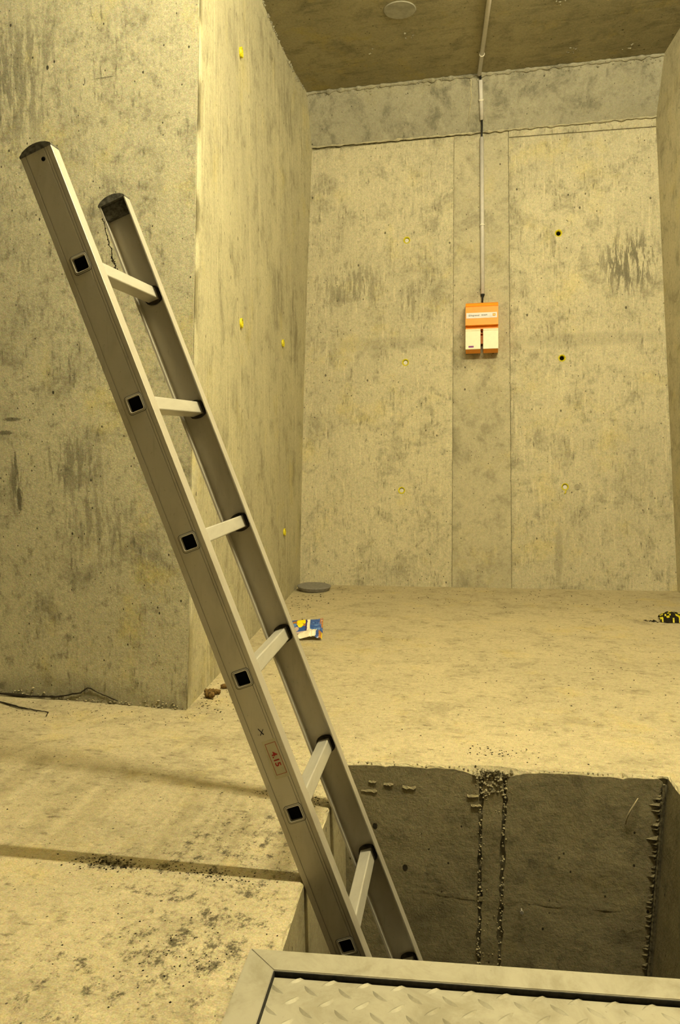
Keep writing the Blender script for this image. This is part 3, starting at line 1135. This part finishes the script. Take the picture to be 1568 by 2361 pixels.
# text helper -> mesh, mapped by f(x,y)
def text_mesh(bm, txt, size, f, bold=0.0):
    cu = bpy.data.curves.new('t', 'FONT')
    cu.body = txt
    cu.size = size
    cu.offset = bold
    cu.resolution_u = 3
    ob = bpy.data.objects.new('t', cu)
    COL.objects.link(ob)
    dg = bpy.context.evaluated_depsgraph_get()
    me = ob.evaluated_get(dg).to_mesh()
    xs = [v.co.x for v in me.vertices]
    ys = [v.co.y for v in me.vertices]
    x0, x1, y0, y1 = min(xs), max(xs), min(ys), max(ys)
    vs = [bm.verts.new(f((v.co.x - x0) / (x1 - x0), (v.co.y - y0) / (y1 - y0))) for v in me.vertices]
    for p in me.polygons:
        try:
            bm.faces.new([vs[i] for i in p.vertices])
        except ValueError:
            pass
    ob.evaluated_get(dg).to_mesh_clear()
    bpy.data.objects.remove(ob)
    bpy.data.curves.remove(cu)


# size label: clear film, red frame, red figures
bm = bmesh.new()
prism(bm, [(0.968, -.0105), (1.046, -.0105), (1.046, .0185), (0.968, .0185)], lambda a, b, t: lp(a, b, t), -.00025, .0001)
film = child_world('size_label', bm, M_STICK, ladder)
bm = bmesh.new()
s0, s1, n0, n1, w = .9744, 1.0388, -.0060, .0157, .0009
for (a0, b0, a1, b1) in ((s0, n0, s1, n0 + w), (s0, n1 - w, s1, n1), (s0, n0, s0 + w, n1), (s1 - w, n0, s1, n1)):
    bm.faces.new([bm.verts.new(lp(*q, -.0004)) for q in ((a0, b0), (a1, b0), (a1, b1), (a0, b1))])
text_mesh(bm, '4.15', .02, lambda x, y: lp(.9925 + .0300 * x, -.0005 + .0115 * y, -.00045), .0006)
o = link('red_print', bm, M_RED)
o.parent = film
o['label'] = 'red frame with the figures 4.15'
bm = bmesh.new()
for p, q, w in (((.9412, -.0072), (.9556, -.0004), .0011), ((.9450, .0022), (.9552, -.0075), .0008)):
    a, b = Vector(p), Vector(q)
    t = (b - a).normalized()
    m = Vector((-t.y, t.x)) * w
    bm.faces.new([bm.verts.new(lp(v.x, v.y, -.0005)) for v in (a + m * .7, a - m * .7, b - m, b + m)])
child_world('ink_cross', bm, M_INK, ladder)

# ------------------------------------------------------------------ cobweb hanging on the far stile
web = empty('dirty_cobweb', lp(-.18, U0, LW - .03))
tag(web, 'blackened cobweb clump hanging off the upper back edge of the far ladder rail', 'cobweb')
bm = bmesh.new()
p = lp(-.195, U0 - .001, LW - .03)
pts = [p.copy()]
for i in range(17):
    s = -.195 + .0075 * i
    q = lp(s, U0 - .0015 - .0009 * i * (1 if i > 3 else .4), LW - .03) + Vector((random.gauss(0, .0012), 0, 0))
    pts.append(q)
tube(bm, pts, .0007, 5, rads=[.0008 + .0004 * random.random() for _ in pts])
child_world('strand', bm, M_DIRT, web)
bm = bmesh.new()
for i, q in enumerate(pts):
    for j in range(2 if i < 12 else 9):
        sz = .0011 if i < 12 else .0022
        crumb(bm, q + Vector((random.gauss(0, sz), random.gauss(0, sz), random.gauss(0, sz * 2))), random.uniform(.0007, .0024), 1.3)
stuff(child_world('dirt_clot', bm, M_DIRT, web))

# ------------------------------------------------------------------ hatch cover
HA = Vector((-0.4803, 1.1748, 0))
HX = (Vector((0.1925, 1.2642, 0)) - HA).normalized()
HY = Vector((-HX.y, HX.x, 0))
HWID, HLEN, HB, HT = 0.98, 0.95, 0.050, 0.0145
hatch = empty('hatch_cover', HA + HX * HWID / 2 - HY * HLEN / 2)
tag(hatch, 'grey steel hatch cover with raised tread plate lying over the near part of the pit', 'hatch')


def hp(x, y, z):
    return HA + HX * x - HY * y + Vector((0, 0, z))


zb = 0.0012
for quad in ([(0, 0), (HWID, 0), (HWID - HB, HB), (HB, HB)], [(0, 0), (HB, HB), (HB, HLEN - HB), (0, HLEN)],
             [(HWID, 0), (HWID, HLEN), (HWID - HB, HLEN - HB), (HWID - HB, HB)],
             [(0, HLEN), (HB, HLEN - HB), (HWID - HB, HLEN - HB), (HWID, HLEN)]):
    bm = bmesh.new()
    c = Vector((sum(q[0] for q in quad) / 4, sum(q[1] for q in quad) / 4))
    prism(bm, quad, lambda a, b, t: hp(a, b, t), zb, HT)
    es = [e for e in bm.edges if e.verts[0].co.z > HT - .0005 and e.verts[1].co.z > HT - .0005]
    bmesh.ops.bevel(bm, geom=es, offset=.0012, segments=2, affect='EDGES')
    child_world('frame_rail', bm, M_STEEL, hatch)
bm = bmesh.new()
gp = 0.0055
zt = 0.0055
prism(bm, [(HB + gp * .4, HB + gp * 0.9), (HWID - HB - gp, HB + gp * 0.9), (HWID - HB - gp, HLEN - HB - gp), (HB + gp * .4, HLEN - HB - gp)],
      lambda a, b, t: hp(a, b, t), zb, zt)
plate = child_world('tread_plate', bm, M_STEEL, hatch)
bm = bmesh.new()
g0, g1 = HB + .0001, HB + .0020
prism(bm, [(g0, g0), (HWID - g0, g0), (HWID - g0, g1), (g1, g1), (g1, HLEN - g0), (g0, HLEN - g0)], lambda a, b, t: hp(a, b, t), zb, HT - .0014)
child_world('gap_shade', bm, M_BLACK, hatch)  # added black strip, paints the shade in the gap inside the rails
bm = bmesh.new()
px, py = 0.053, 0.0475
for row in range(38):
    for colm in range(18):
        x = HB + .012 + colm * px + (0.0 if row % 2 else px / 2)
        y = HB + .006 + row * py / 2
        if x < HB + .004 or x > HWID - HB - .014 or y > HLEN - HB - .012:
            continue
        ang = radians(42 if row % 2 else -42)
        L, Wd, hh = .0170, .0048, .0028
        ca, sa = cos(ang), sin(ang)
        crest = []
        rows = ([], [], [])
        for i in range(7):
            t = -1 + 2 * i / 6
            wv = Wd * (1 - t * t) + .0004
            bow = .0018 * (1 - t * t)
            for kk, off in enumerate((-wv, 0, wv)):
                a, b = L * t, off + bow
                X, Y = x + a * ca - b * sa, y + a * sa + b * ca
                z = zt - .0002 + (hh * (1 - t * t) ** .6 if kk == 1 else 0)
                if y < HB + .012 and Y < HB + gp * 0.9:
                    Y = HB + gp * 0.9
                if X < HB + gp * .5:
                    X = HB + gp * .5
                rows[kk].append(bm.verts.new(hp(X, Y, z)))
        for i in range(6):
            bm.faces.new((rows[0][i], rows[0][i + 1], rows[1][i + 1], rows[1][i]))
            bm.faces.new((rows[1][i], rows[1][i + 1], rows[2][i + 1], rows[2][i]))
o = link('tread_lugs', bm, M_STEEL)
o.parent = plate
stuff(o)

# ------------------------------------------------------------------ conduits, clips and cable
PR = 0.0118


def pipe(name, pts, label):
    bm = bmesh.new()
    a = tube(bm, pts, PR, 16, cap=False)
    b = tube(bm, pts, PR - .0022, 16, cap=False)
    for e in (0, -1):
        for q in range(16):
            z = (q + 1) % 16
            bm.faces.new((a[e][q], a[e][z], b[e][z], b[e][q]))
    o = link(name, bm, M_PVC, None, True)
    return tag(o, label, 'conduit', 'grey conduit lengths')


def clip(par, c, axis, out):
    """open saddle ring round the pipe plus its foot"""
    axis = axis.normalized()
    side = axis.cross(out).normalized()
    bm = bmesh.new()
    m = 18
    prof = []
    for hw in (-.004, .004):
        for rr in (PR + .0005, PR + .0032):
            prof.append([bm.verts.new(c + axis * hw + (out * cos(a) + side * sin(a)) * rr)
                         for a in [radians(-140 + 280 * i / m) for i in range(m + 1)]])
    for A_, B_ in ((0, 1), (2, 3), (0, 2), (1, 3)):
        for i in range(m):
            bm.faces.new((prof[A_][i], prof[A_][i + 1], prof[B_][i + 1], prof[B_][i]))
    box(bm, c - out * (PR + .002), .010, .020, .005, axis, side, out)
    o = link('clip', bm, M_PVCCLIP, par)
    return o


ca, cb = Vector((-0.18, 3.19, H - PR - .003)), Vector((-0.4445, 4.917, H - PR - .003))
cp1 = pipe('conduit', [ca, ca.lerp(cb, .5), cb], 'grey plastic conduit run along the ceiling towards the back wall')
clip(cp1, Vector((-0.4085, 4.682, H - PR - .003)), cb - ca, Vector((0, 0, -1)))


def on_band(u, t):
    return band_pt(u, t, PR + .004)


BU = lambda t: 1.1365 - (1.1365 - 1.1290) * (1 - t)
b0, b1 = on_band(1.1195, .875), on_band(1.1262, .20)
cp2 = pipe('conduit', [b0, b0.lerp(b1, .5), b1], 'short grey conduit piece on the band just under the ceiling')
bn = (b1 - b0).normalized()
bo = (-NB - bn * (-NB).dot(bn)).normalized()
clip(cp2, b0.lerp(b1, .50), b1 - b0, bo)
w0, w1 = back_pt(1.1254, 2.735, PR + .004), back_pt(1.1320, 1.7735, PR + .004)
cp3 = pipe('conduit', [w0, w0.lerp(w1, .5), w1], 'long grey conduit drop on the back wall above the orange lamp unit')
cn = (w1 - w0).normalized()
co = (-NB - cn * (-NB).dot(cn)).normalized()
clip(cp3, w0.lerp(w1, .56), w1 - w0, co)
bm = bmesh.new()
pts = [ca + (cb - ca) * .02, cb, cb + (cb - ca).normalized() * .006 + Vector((0, 0, -.006)), b0 + (b0 - b1).normalized() * .02 + Vector((0, -.002, 0)), b0, b1,
       b1 + (b1 - b0).normalized() * .03, w0 + (w0 - w1).normalized() * .012, w0, w1, back_pt(1.130, 1.715, .020)]
tube(bm, pts, .0056, 10)
o = link('cable', bm, M_CABLE, None, True)
tag(o, 'black cable threaded through the grey conduits into the top of the orange unit', 'cable')
bm = bmesh.new()
tube(bm, [w1 + cn * -.002, w1 + cn * .006], PR + .0006, 14)
tube(bm, [w1 + cn * .006, w1 + cn * .014], .0082, 14)
link('bushing', bm, M_BLACK, cp3)

# ------------------------------------------------------------------ orange emergency lamp unit
EU = 1.0320            # left edge along the wall
EW, EZ = 0.1925, 1.719
wall_n = (-NB * 0.995 + Vector((0, 0, -0.0995))).normalized()      # wall normal towards the room
wall_up = (NB * 0.0995 + Vector((0, 0, .995))).normalized()
wall_r = UB
EO = back_pt(EU, EZ, 0.0005)


def ep(x, d, z):
    return EO + wall_r * x + wall_n * (d * 1.4) + wall_up * z


unit = empty('emergency_light', EO + wall_r * EW / 2)
tag(unit, 'orange wall unit with two cream lamp heads and a white brand label', 'emergency light')
bm = bmesh.new()
prof = [(0.001, 0), (.060, .001), (.074, -.006), (.078, -.0195), (.0755, -.0215), (.0755, -.0235), (.079, -.0255), (.082, -.133),
        (.079, -.1365), (.060, -.1375), (.060, -.1580), (.001, -.1580)]
prism(bm, prof, lambda d, z, x: ep(x, d, z), 0, EW)
es = [e for e in bm.edges if abs((e.verts[0].co - e.verts[1].co).normalized().dot(wall_r)) < .5 and e.calc_length() > .02]
bmesh.ops.bevel(bm, geom=es, offset=.0018, segments=2, affect='EDGES')
child_world('housing', bm, M_ORANGE, unit)
LHW = 0.0885
for x0 in (0.0, EW - LHW):
    bm = bmesh.new()
    pr = [(.004, -.1585), (.074, -.1585), (.078, -.277), (.045, -.3015), (.004, -.3030)]
    n_p = len(pr)
    A_ = [bm.verts.new(ep(x0 + .001, d, z)) for d, z in pr]
    B_ = [bm.verts.new(ep(x0 + LHW - .001, d, z)) for d, z in pr]
    for i in range(n_p):
        q = (i + 1) % n_p
        bm.faces.new((A_[i], A_[q], B_[q], B_[i]))
    bm.faces.new(A_[::-1])
    bm.faces.new(B_)
    bmesh.ops.bevel(bm, geom=[e for e in bm.edges if e.calc_face_angle(0) > .3], offset=.0015, segments=2, affect='EDGES')
    head = child_world('lamp_head', bm, M_ORANGE, unit)
    bm = bmesh.new()
    pr = [(.070, -.1575), (.0805, -.1575), (.0815, -.1665), (.0800, -.1680), (.0825, -.1695), (.0850, -.2765), (.0830, -.2790), (.070, -.2785)]
    prism(bm, pr, lambda d, z, x: ep(x, d, z), x0, x0 + LHW)
    bmesh.ops.bevel(bm, geom=[e for e in bm.edges if abs((e.verts[0].co - e.verts[1].co).normalized().dot(wall_r)) < .5 and e.calc_length() > .02],
                    offset=.0016, segments=2, affect='EDGES')
    df = link('diffuser', bm, M_CREAM)
    df.parent = head
    df['label'] = 'cream translucent front'
    if x0 == 0.0:
        bm = bmesh.new()
        q4 = [(.0185, -.2575), (.0490, -.2575), (.0490, -.2680), (.0185, -.2680)]
        prism(bm, q4, lambda x, z, d: ep(x, d + .0850 - .0025 * (-z - .17) * -1 / .11 * 0, z), .0002, .0006)
        o = link('purple_sticker', bm, M_PURPLE)
        o.parent = head
        o['label'] = 'small purple sticker'
    # end of loop
bm = bmesh.new()
box(bm, ep(EW / 2, .010, -.201), .0150, .028, .088, wall_r, wall_n, wall_up, .001)
box(bm, ep(EW / 2, .026, -.170), .0150, .036, .028, wall_r, wall_n, wall_up, .001)
spine = child_world('spine', bm, M_ORANGE, unit)
bm = bmesh.new()
tube(bm, [ep(EW / 2, .037, -.1745), ep(EW / 2, .0398, -.1745)], .0052, 14)
o = link('screw', bm, M_VOID)
o.parent = spine
# label plate
lab_d = lambda z: .0795 + .003 * (-z - .0255) / .1075
bm = bmesh.new()
prism(bm, [(.0050, -.0600), (EW - .0075, -.0600), (EW - .0075, -.0925), (.0050, -.0925)], lambda x, z, d: ep(x, d + lab_d(z), z), -.0006, .0007)
plate_l = child_world('brand_label', bm, M_LABEL, unit)
plate_l['label'] = 'white label strip with dark lettering'
bm = bmesh.new()
T = lambda x0, x1, z0, z1: (lambda a, b: ep(x0 + (x1 - x0) * a, lab_d(z0) + .0012, z0 + (z1 - z0) * b))
text_mesh(bm, 'legrand', .02, T(.0320, .0800, -.0835, -.0700))
text_mesh(bm, 'B3AM', .02, T(.0950, .1270, -.0795, -.0705))


def ring_rect(bm, x0, x1, z0, z1, w):
    for a0, b0, a1, b1 in ((x0, z0, x1, z0 + w), (x0, z1 - w, x1, z1), (x0, z0, x0 + w, z1), (x1 - w, z0, x1, z1)):
        bm.faces.new([bm.verts.new(ep(x, lab_d(z) + .0012, z)) for x, z in ((a0, b0), (a1, b0), (a1, b1), (a0, b1))])


ring_rect(bm, .0190, .0285, -.0805, -.0710, .0019)
o = link('lettering', bm, M_TEXT)
o.parent = plate_l
bm = bmesh.new()
for i in range(9):
    x = .1270 + i * .0038
    bm.faces.new([bm.verts.new(ep(a, lab_d(-.083) + .0011, b)) for a, b in ((x, -.0850), (x + .0026, -.0850), (x + .0026, -.0830), (x, -.0830))])
o = link('fine_print', bm, M_GREYPRINT)
o.parent = plate_l
bm = bmesh.new()
bm.faces.new([bm.verts.new(ep(a, lab_d(-.075) + .0012, b)) for a, b in ((.1600, -.0830), (.1760, -.0830), (.1760, -.0680), (.1600, -.0680))])
o = link('square_emblem', bm, M_MUSTARD)
o.parent = plate_l
bm = bmesh.new()
bm.faces.new([bm.verts.new(ep(a, lab_d(-.075) + .0016, b)) for a, b in ((.1655, -.0780), (.1710, -.0780), (.1710, -.0725), (.1655, -.0725))])
o = link('emblem_centre', bm, M_YFILM)
o.parent = plate_l

# ------------------------------------------------------------------ grey disc in the back corner
bm = bmesh.new()
m = 40
rings = []
dc = Vector((-1.396, 4.548, 0))
tilt = Matrix.Rotation(radians(2), 3, 'Y') @ Matrix.Rotation(radians(1.5), 3, 'X')
for r, z in ((.0, .004), (.084, .004), (.090, .006), (.102, .026), (.101, .030), (.096, .032), (.0, .033)):
    if r == 0:
        rings.append([bm.verts.new(dc + tilt @ Vector((0, 0, z)) + Vector((0, 0, .0128)))])
    else:
        rings.append([bm.verts.new(dc + tilt @ Vector((r * cos(2 * pi * i / m), r * sin(2 * pi * i / m),
                     z + .0008 * nz(cos(6.283 * i / m) * 3, sin(6.283 * i / m) * 3, z * 50))) + Vector((0, 0, .0128))) for i in range(m)])
for A_, B_ in zip(rings, rings[1:]):
    for i in range(m):
        q = (i + 1) % m
        if len(A_) == 1:
            bm.faces.new((A_[0], B_[q], B_[i]))
        elif len(B_) == 1:
            bm.faces.new((A_[i], A_[q], B_[0]))
        else:
            bm.faces.new((A_[i], A_[q], B_[q], B_[i]))
zmin = min(v.co.z for v in bm.verts)
bmesh.ops.translate(bm, verts=bm.verts, vec=(0, 0, -zmin + .0003))
disc = link('disc', bm, M_PUCK, None)
tag(disc, 'thick grey round disc lying in the far left corner of the floor', 'disc')

# ------------------------------------------------------------------ crisp packet
BGO = Vector((-1.156, 3.385, 0.010))
BX = Vector((0.97, 0.235, 0.02)).normalized()
BY = Vector((-0.16, 0.90, 0.42))
BY = (BY - BX * BY.dot(BX)).normalized()
BZ = BX.cross(BY)
packet = empty('crisp_packet', BGO + BX * .07)
tag(packet, 'torn blue and yellow foil snack packet crumpled on the floor by the left wall', 'wrapper')


def pk_col(a, b):
    """a,b in 0..1 over the printed face"""
    w = .008 * nz(a * 6, b * 6, 2)
    a2 = a + w
    if a2 > .955:
        return 4 if b > .3 else 0
    if a2 > .90 and b > .55:
        return 4 if nz(a * 20, b * 20) > 0 else 0
    if a2 > .60:
        return 2 if nz(a * 7, b * 7, 4) > .22 else 0
    if .51 < a2 < .60:
        return 5
    if .455 < a2 <= .51:
        return 1
    for cx, cy, rx, ry in ((.26, .80, .075, .14), (.33, .83, .08, .13), (.42, .80, .05, .18), (.30, .55, .09, .17), (.24, .62, .06, .1)):
        if ((a - cx) / rx) ** 2 + ((b - cy) / ry) ** 2 < 1:
            return 3
    if .18 < a2 < .46 and b > .42 + (.46 - a2) * .5:
        return 4
    if .06 < a2 < .2 and .70 < b < .86:
        return 4
    if ((a - .19) / .07) ** 2 + ((b - .28) / .14) ** 2 < 1:
        return 6
    if a2 < .17 and .45 < b < .68:
        return 2
    if b < .10:
        return 6
    return 0


bm = bmesh.new()
NX, NY = 120, 80
Wp, Hp = .148, .098


def pk(a, b, side):
    x = Wp * a
    y = Hp * b * (1 + .08 * a)
    e = (sin(pi * min(1, max(0, a))) ** .5) * (sin(pi * b) ** .55) if 0 < a < 1 and 0 < b < 1 else 0
    z = side * .010 * e
    z += .005 * e * nz(a * 5, b * 5, side * 3) + .004 * nz(a * 2.2, b * 2.2, 9)
    z += .006 * max(0, a - .7) / .3 * abs(nz(a * 12, b * 9, 5)) * 2
    return BGO + BX * x + BY * y + BZ * z


grid = [[bm.verts.new(pk(i / NX, j / NY, 1)) for j in range(NY + 1)] for i in range(NX + 1)]
for i in range(NX):
    for j in range(NY):
        f = bm.faces.new((grid[i][j], grid[i + 1][j], grid[i + 1][j + 1], grid[i][j + 1]))
        f.material_index = pk_col((i + .5) / NX, (j + .5) / NY)
child_world('printed_face', bm, M_BLUE, packet, True, [M_BLUE, M_DBLUE, M_LBLUE, M_YFILM, M_OFILM, M_WFILM, M_PFILM])
bm = bmesh.new()
grid = [[bm.verts.new(pk(i / 20, j / 14, -1) - BZ * .0006) for j in range(15)] for i in range(21)]
for i in range(20):
    for j in range(14):
        bm.faces.new((grid[i][j], grid[i + 1][j], grid[i + 1][j + 1], grid[i][j + 1]))
child_world('back_face', bm, M_DBLUE, packet, True)
# torn flap showing the pale inside
bm = bmesh.new()
NX, NY = 28, 16


def fl(a, b):
    x = .062 + .086 * a
    y = -.100 + .080 * b
    z = .010 + .036 * sin(pi * min(1, .08 + .92 * b)) ** .8 * (.35 + .65 * sin(pi * a) ** .6) + .010 * nz(a * 4.5, b * 3, 11) + .007 * abs(nz(a * 9, b * 7, 3))
    z -= .004 * (1 - b)
    if a < .25:
        x -= .03 * (1 - a / .25) * (1 - b)
    return Vector((BGO.x, BGO.y, 0)) + Vector((BX.x, BX.y, 0)).normalized() * x + Vector((BY.x, BY.y, 0)).normalized() * y + Vector((0, 0, max(.002, z)))


grid = [[bm.verts.new(fl(i / NX, j / NY)) for j in range(NY + 1)] for i in range(NX + 1)]
for i in range(NX):
    for j in range(NY):
        f = bm.faces.new((grid[i][j], grid[i + 1][j], grid[i + 1][j + 1], grid[i][j + 1]))
        a, b = i / NX, j / NY
        f.material_index = 0 if a < .74 - .1 * (1 - b) else (1 if a < .80 else (2 if a < .93 else 3))
        if a > .8 and b > .85:
            f.material_index = 3
child_world('torn_flap', bm, M_WFILM, packet, False, [M_WFILM, M_BLUE, M_OFILM, M_YFILM])


# ------------------------------------------------------------------ brown lumps by the wall foot
def lump(c, L, r, ang, label, seed, tilt=0.0, ridge=0.3):
    bm = bmesh.new()
    ax = Vector((cos(ang) * cos(tilt), sin(ang) * cos(tilt), sin(tilt)))
    pts, rr = [], []
    for i in range(15):
        t = i / 14
        pts.append(ax * (L * (t - .5)))
        e = min(1, (sin(pi * (.06 + .88 * t))) ** .35)
        rr.append(r * e * (1 + ridge * nz(t * 7, seed, 3)))
    tube(bm, pts, r, 12, rads=rr)
    for v in bm.verts:
        v.co += Vector((nz(v.co.x * 160, v.co.y * 160, seed), nz(v.co.y * 160, v.co.z * 160, seed), nz(v.co.z * 160, v.co.x * 160, seed))) * (r * .28)
    zm = min(v.co.z for v in bm.verts)
    for v in bm.verts:
        v.co += Vector((c[0], c[1], c[2] - zm))
    o = link('clay_lump', bm, M_BROWN, None, True)
    tag(o, label, 'lump', 'brown lumps at the wall foot')
    return o


lump((-1.118, 2.565, .0004), .040, .0090, .35, 'brown cylindrical lump, the smooth rearmost one beside the wall foot', 1.0, .1, .1)
lump((-1.085, 2.615, .0004), .020, .0110, 1.2, 'stubby brown lump half hidden behind the ladder at the wall foot', 4.0, 0, .4)
lump((-1.138, 2.490, .0004), .056, .0100, .10, 'long knobbly brown lump, middle of the pile at the wall foot', 2.0, 0, .6)
lump((-1.128, 2.446, .0004), .038, .0115, -.35, 'rough brown lump nearest the camera in the pile at the wall foot', 3.0, 0, .5)

# ------------------------------------------------------------------ crumpled scrap at the right edge
scrap = empty('crumpled_scrap', (0.535, 4.06, 0))
tag(scrap, 'crumpled black and yellow scrap on the floor at the right wall', 'scrap')
bm = bmesh.new()
NX, NY = 16, 9
grid = []
for i in range(NX + 1):
    row = []
    for j in range(NY + 1):
        a, b = i / NX, j / NY
        x = .492 + .110 * a
        y = 4.005 + .11 * b + .01 * nz(a * 5, b * 5)
        z = .003 + .040 * sin(pi * b) ** .6 * (sin(pi * (.12 + .8 * a)) ** .6) + .010 * nz(a * 7, b * 6, 2) * sin(pi * b)
        row.append(bm.verts.new((x, y, max(.001, z))))
    grid.append(row)
for i in range(NX):
    for j in range(NY):
        f = bm.faces.new((grid[i][j], grid[i + 1][j], grid[i + 1][j + 1], grid[i][j + 1]))
        f.material_index = 1 if nz(i * .45, j * .55, 3) > .12 else 0
child_world('crumpled_sheet', bm, M_DIRT, scrap, False, [M_DIRT, M_YEL])
bm = bmesh.new()
for i in range(26):
    t = random.random()
    crumb(bm, (.405 + .075 * t, 4.045 + random.gauss(0, .010) - .02 * t, .002), random.uniform(.003, .008) * (.5 + t), .4)
stuff(child_world('crumbs', bm, M_DIRT, scrap))


# ------------------------------------------------------------------ roots along the front wall foot
def root(pts, r, label):
    bm = bmesh.new()
    P = []
    for a, b in zip(pts, pts[1:]):
        for q in range(5):
            p = Vector(a).lerp(Vector(b), q / 5)
            P.append(p + Vector((random.gauss(0, .0018), random.gauss(0, .0012), abs(random.gauss(0, .001)))))
    P.append(Vector(pts[-1]))
    tube(bm, P, r, 6, rads=[r * (1.1 - .8 * i / len(P)) * random.uniform(.7, 1.3) for i in range(len(P))])
    o = link('root', bm, M_ROOT)
    return tag(o, label, 'root', 'roots along the wall foot')


root([(-1.95, 2.24, .004), (-1.805, 2.243, .004), (-1.70, 2.205, .004), (-1.635, 2.195, .004), (-1.575, 2.185, .003), (-1.560, 2.150, .003)], .0032,
     'thin dark root hooking out over the floor below the left wall')
root([(-1.95, 2.316, .012), (-1.86, 2.312, .008), (-1.70, 2.314, .006), (-1.62, 2.316, .012), (-1.54, 2.316, .030), (-1.51, 2.317, .050), (-1.47, 2.317, .034), (-1.40, 2.316, .012)], .0042,
     'dark root running along the crumbled joint of left wall and floor')

# straw and nail in the pit
bm = bmesh.new()
pts = [pit_pt(.742 + dx, z, .010 + o_) for dx, z, o_ in ((.012, -.056, 0), (.002, -.070, .006), (-.007, -.085, .008), (-.013, -.100, .006), (-.016, -.114, .002), (-.017, -.126, 0))]
tube(bm, pts, .0026, 7, rads=[.001, .0018, .0022, .0022, .002, .0014])
tag(link('fibre_strip', bm, M_STRAW, None, True), 'pale curved fibre strip stuck to the pit wall near its right corner', 'strip')
nail = bmesh.new()
tube(nail, [pit_pt(.466, -.375, .002), pit_pt(.466, -.375, .020)], .0022, 8)
tube(nail, [pit_pt(.466, -.375, .020), pit_pt(.466, -.375, .0225)], .0050, 10)
tag(link('nail', nail, M_PUCK), 'small nail sticking out of the pit wall right of the centre strip', 'nail')

# ------------------------------------------------------------------ grit on the floor (nobody could count it)
bm = bmesh.new()


def clear(x, y):
    if inside((x, y), PIT) or inside((x, y), [(-.50, 1.2), (.6, 1.34), (.6, .2), (-.4, .2)]):
        return False
    if y > 2.30 and x < FLC.x - 0.163 * (y - FLC.y) + .004:
        return False
    if x > .66 - .163 * (y - 4.91):
        return False
    return y < 4.70 + .078 * (x + 1.5) and (x + 1.396) ** 2 + (y - 4.548) ** 2 > .0150


for (cx, cy, sx, sy, n, r0) in ((-.874, 1.388, .045, .012, 150, .0028), (-.66, 1.395, .07, .012, 130, .0024), (-.60, 1.765, .045, .018, 130, .0024),
                                (-.62, 1.15, .07, .05, 90, .0022), (-.72, 1.25, .25, .25, 120, .0018), (-.3, 3.0, .7, .7, 330, .0032),
                                (-.4, 4.5, .8, .22, 260, .0045), (-1.33, 4.3, .07, .30, 90, .006), (-.15, 2.17, .06, .03, 60, .0035),
                                (-1.1, 2.40, .04, .10, 80, .0035), (-1.5, 2.2, .25, .04, 120, .003), (.2, 3.4, .3, .6, 120, .004),
                                (-1.0, 1.6, .4, .3, 90, .0018)):
    for i in range(n):
        x, y = random.gauss(cx, sx), random.gauss(cy, sy)
        if clear(x, y):
            crumb(bm, (x, y, .0004), r0 * random.uniform(.35, 1.25), .45)
o = stuff(link('grit', bm, M_DIRT))
tag(o, 'dark grit and crumbs scattered over the bare concrete floor', 'grit')
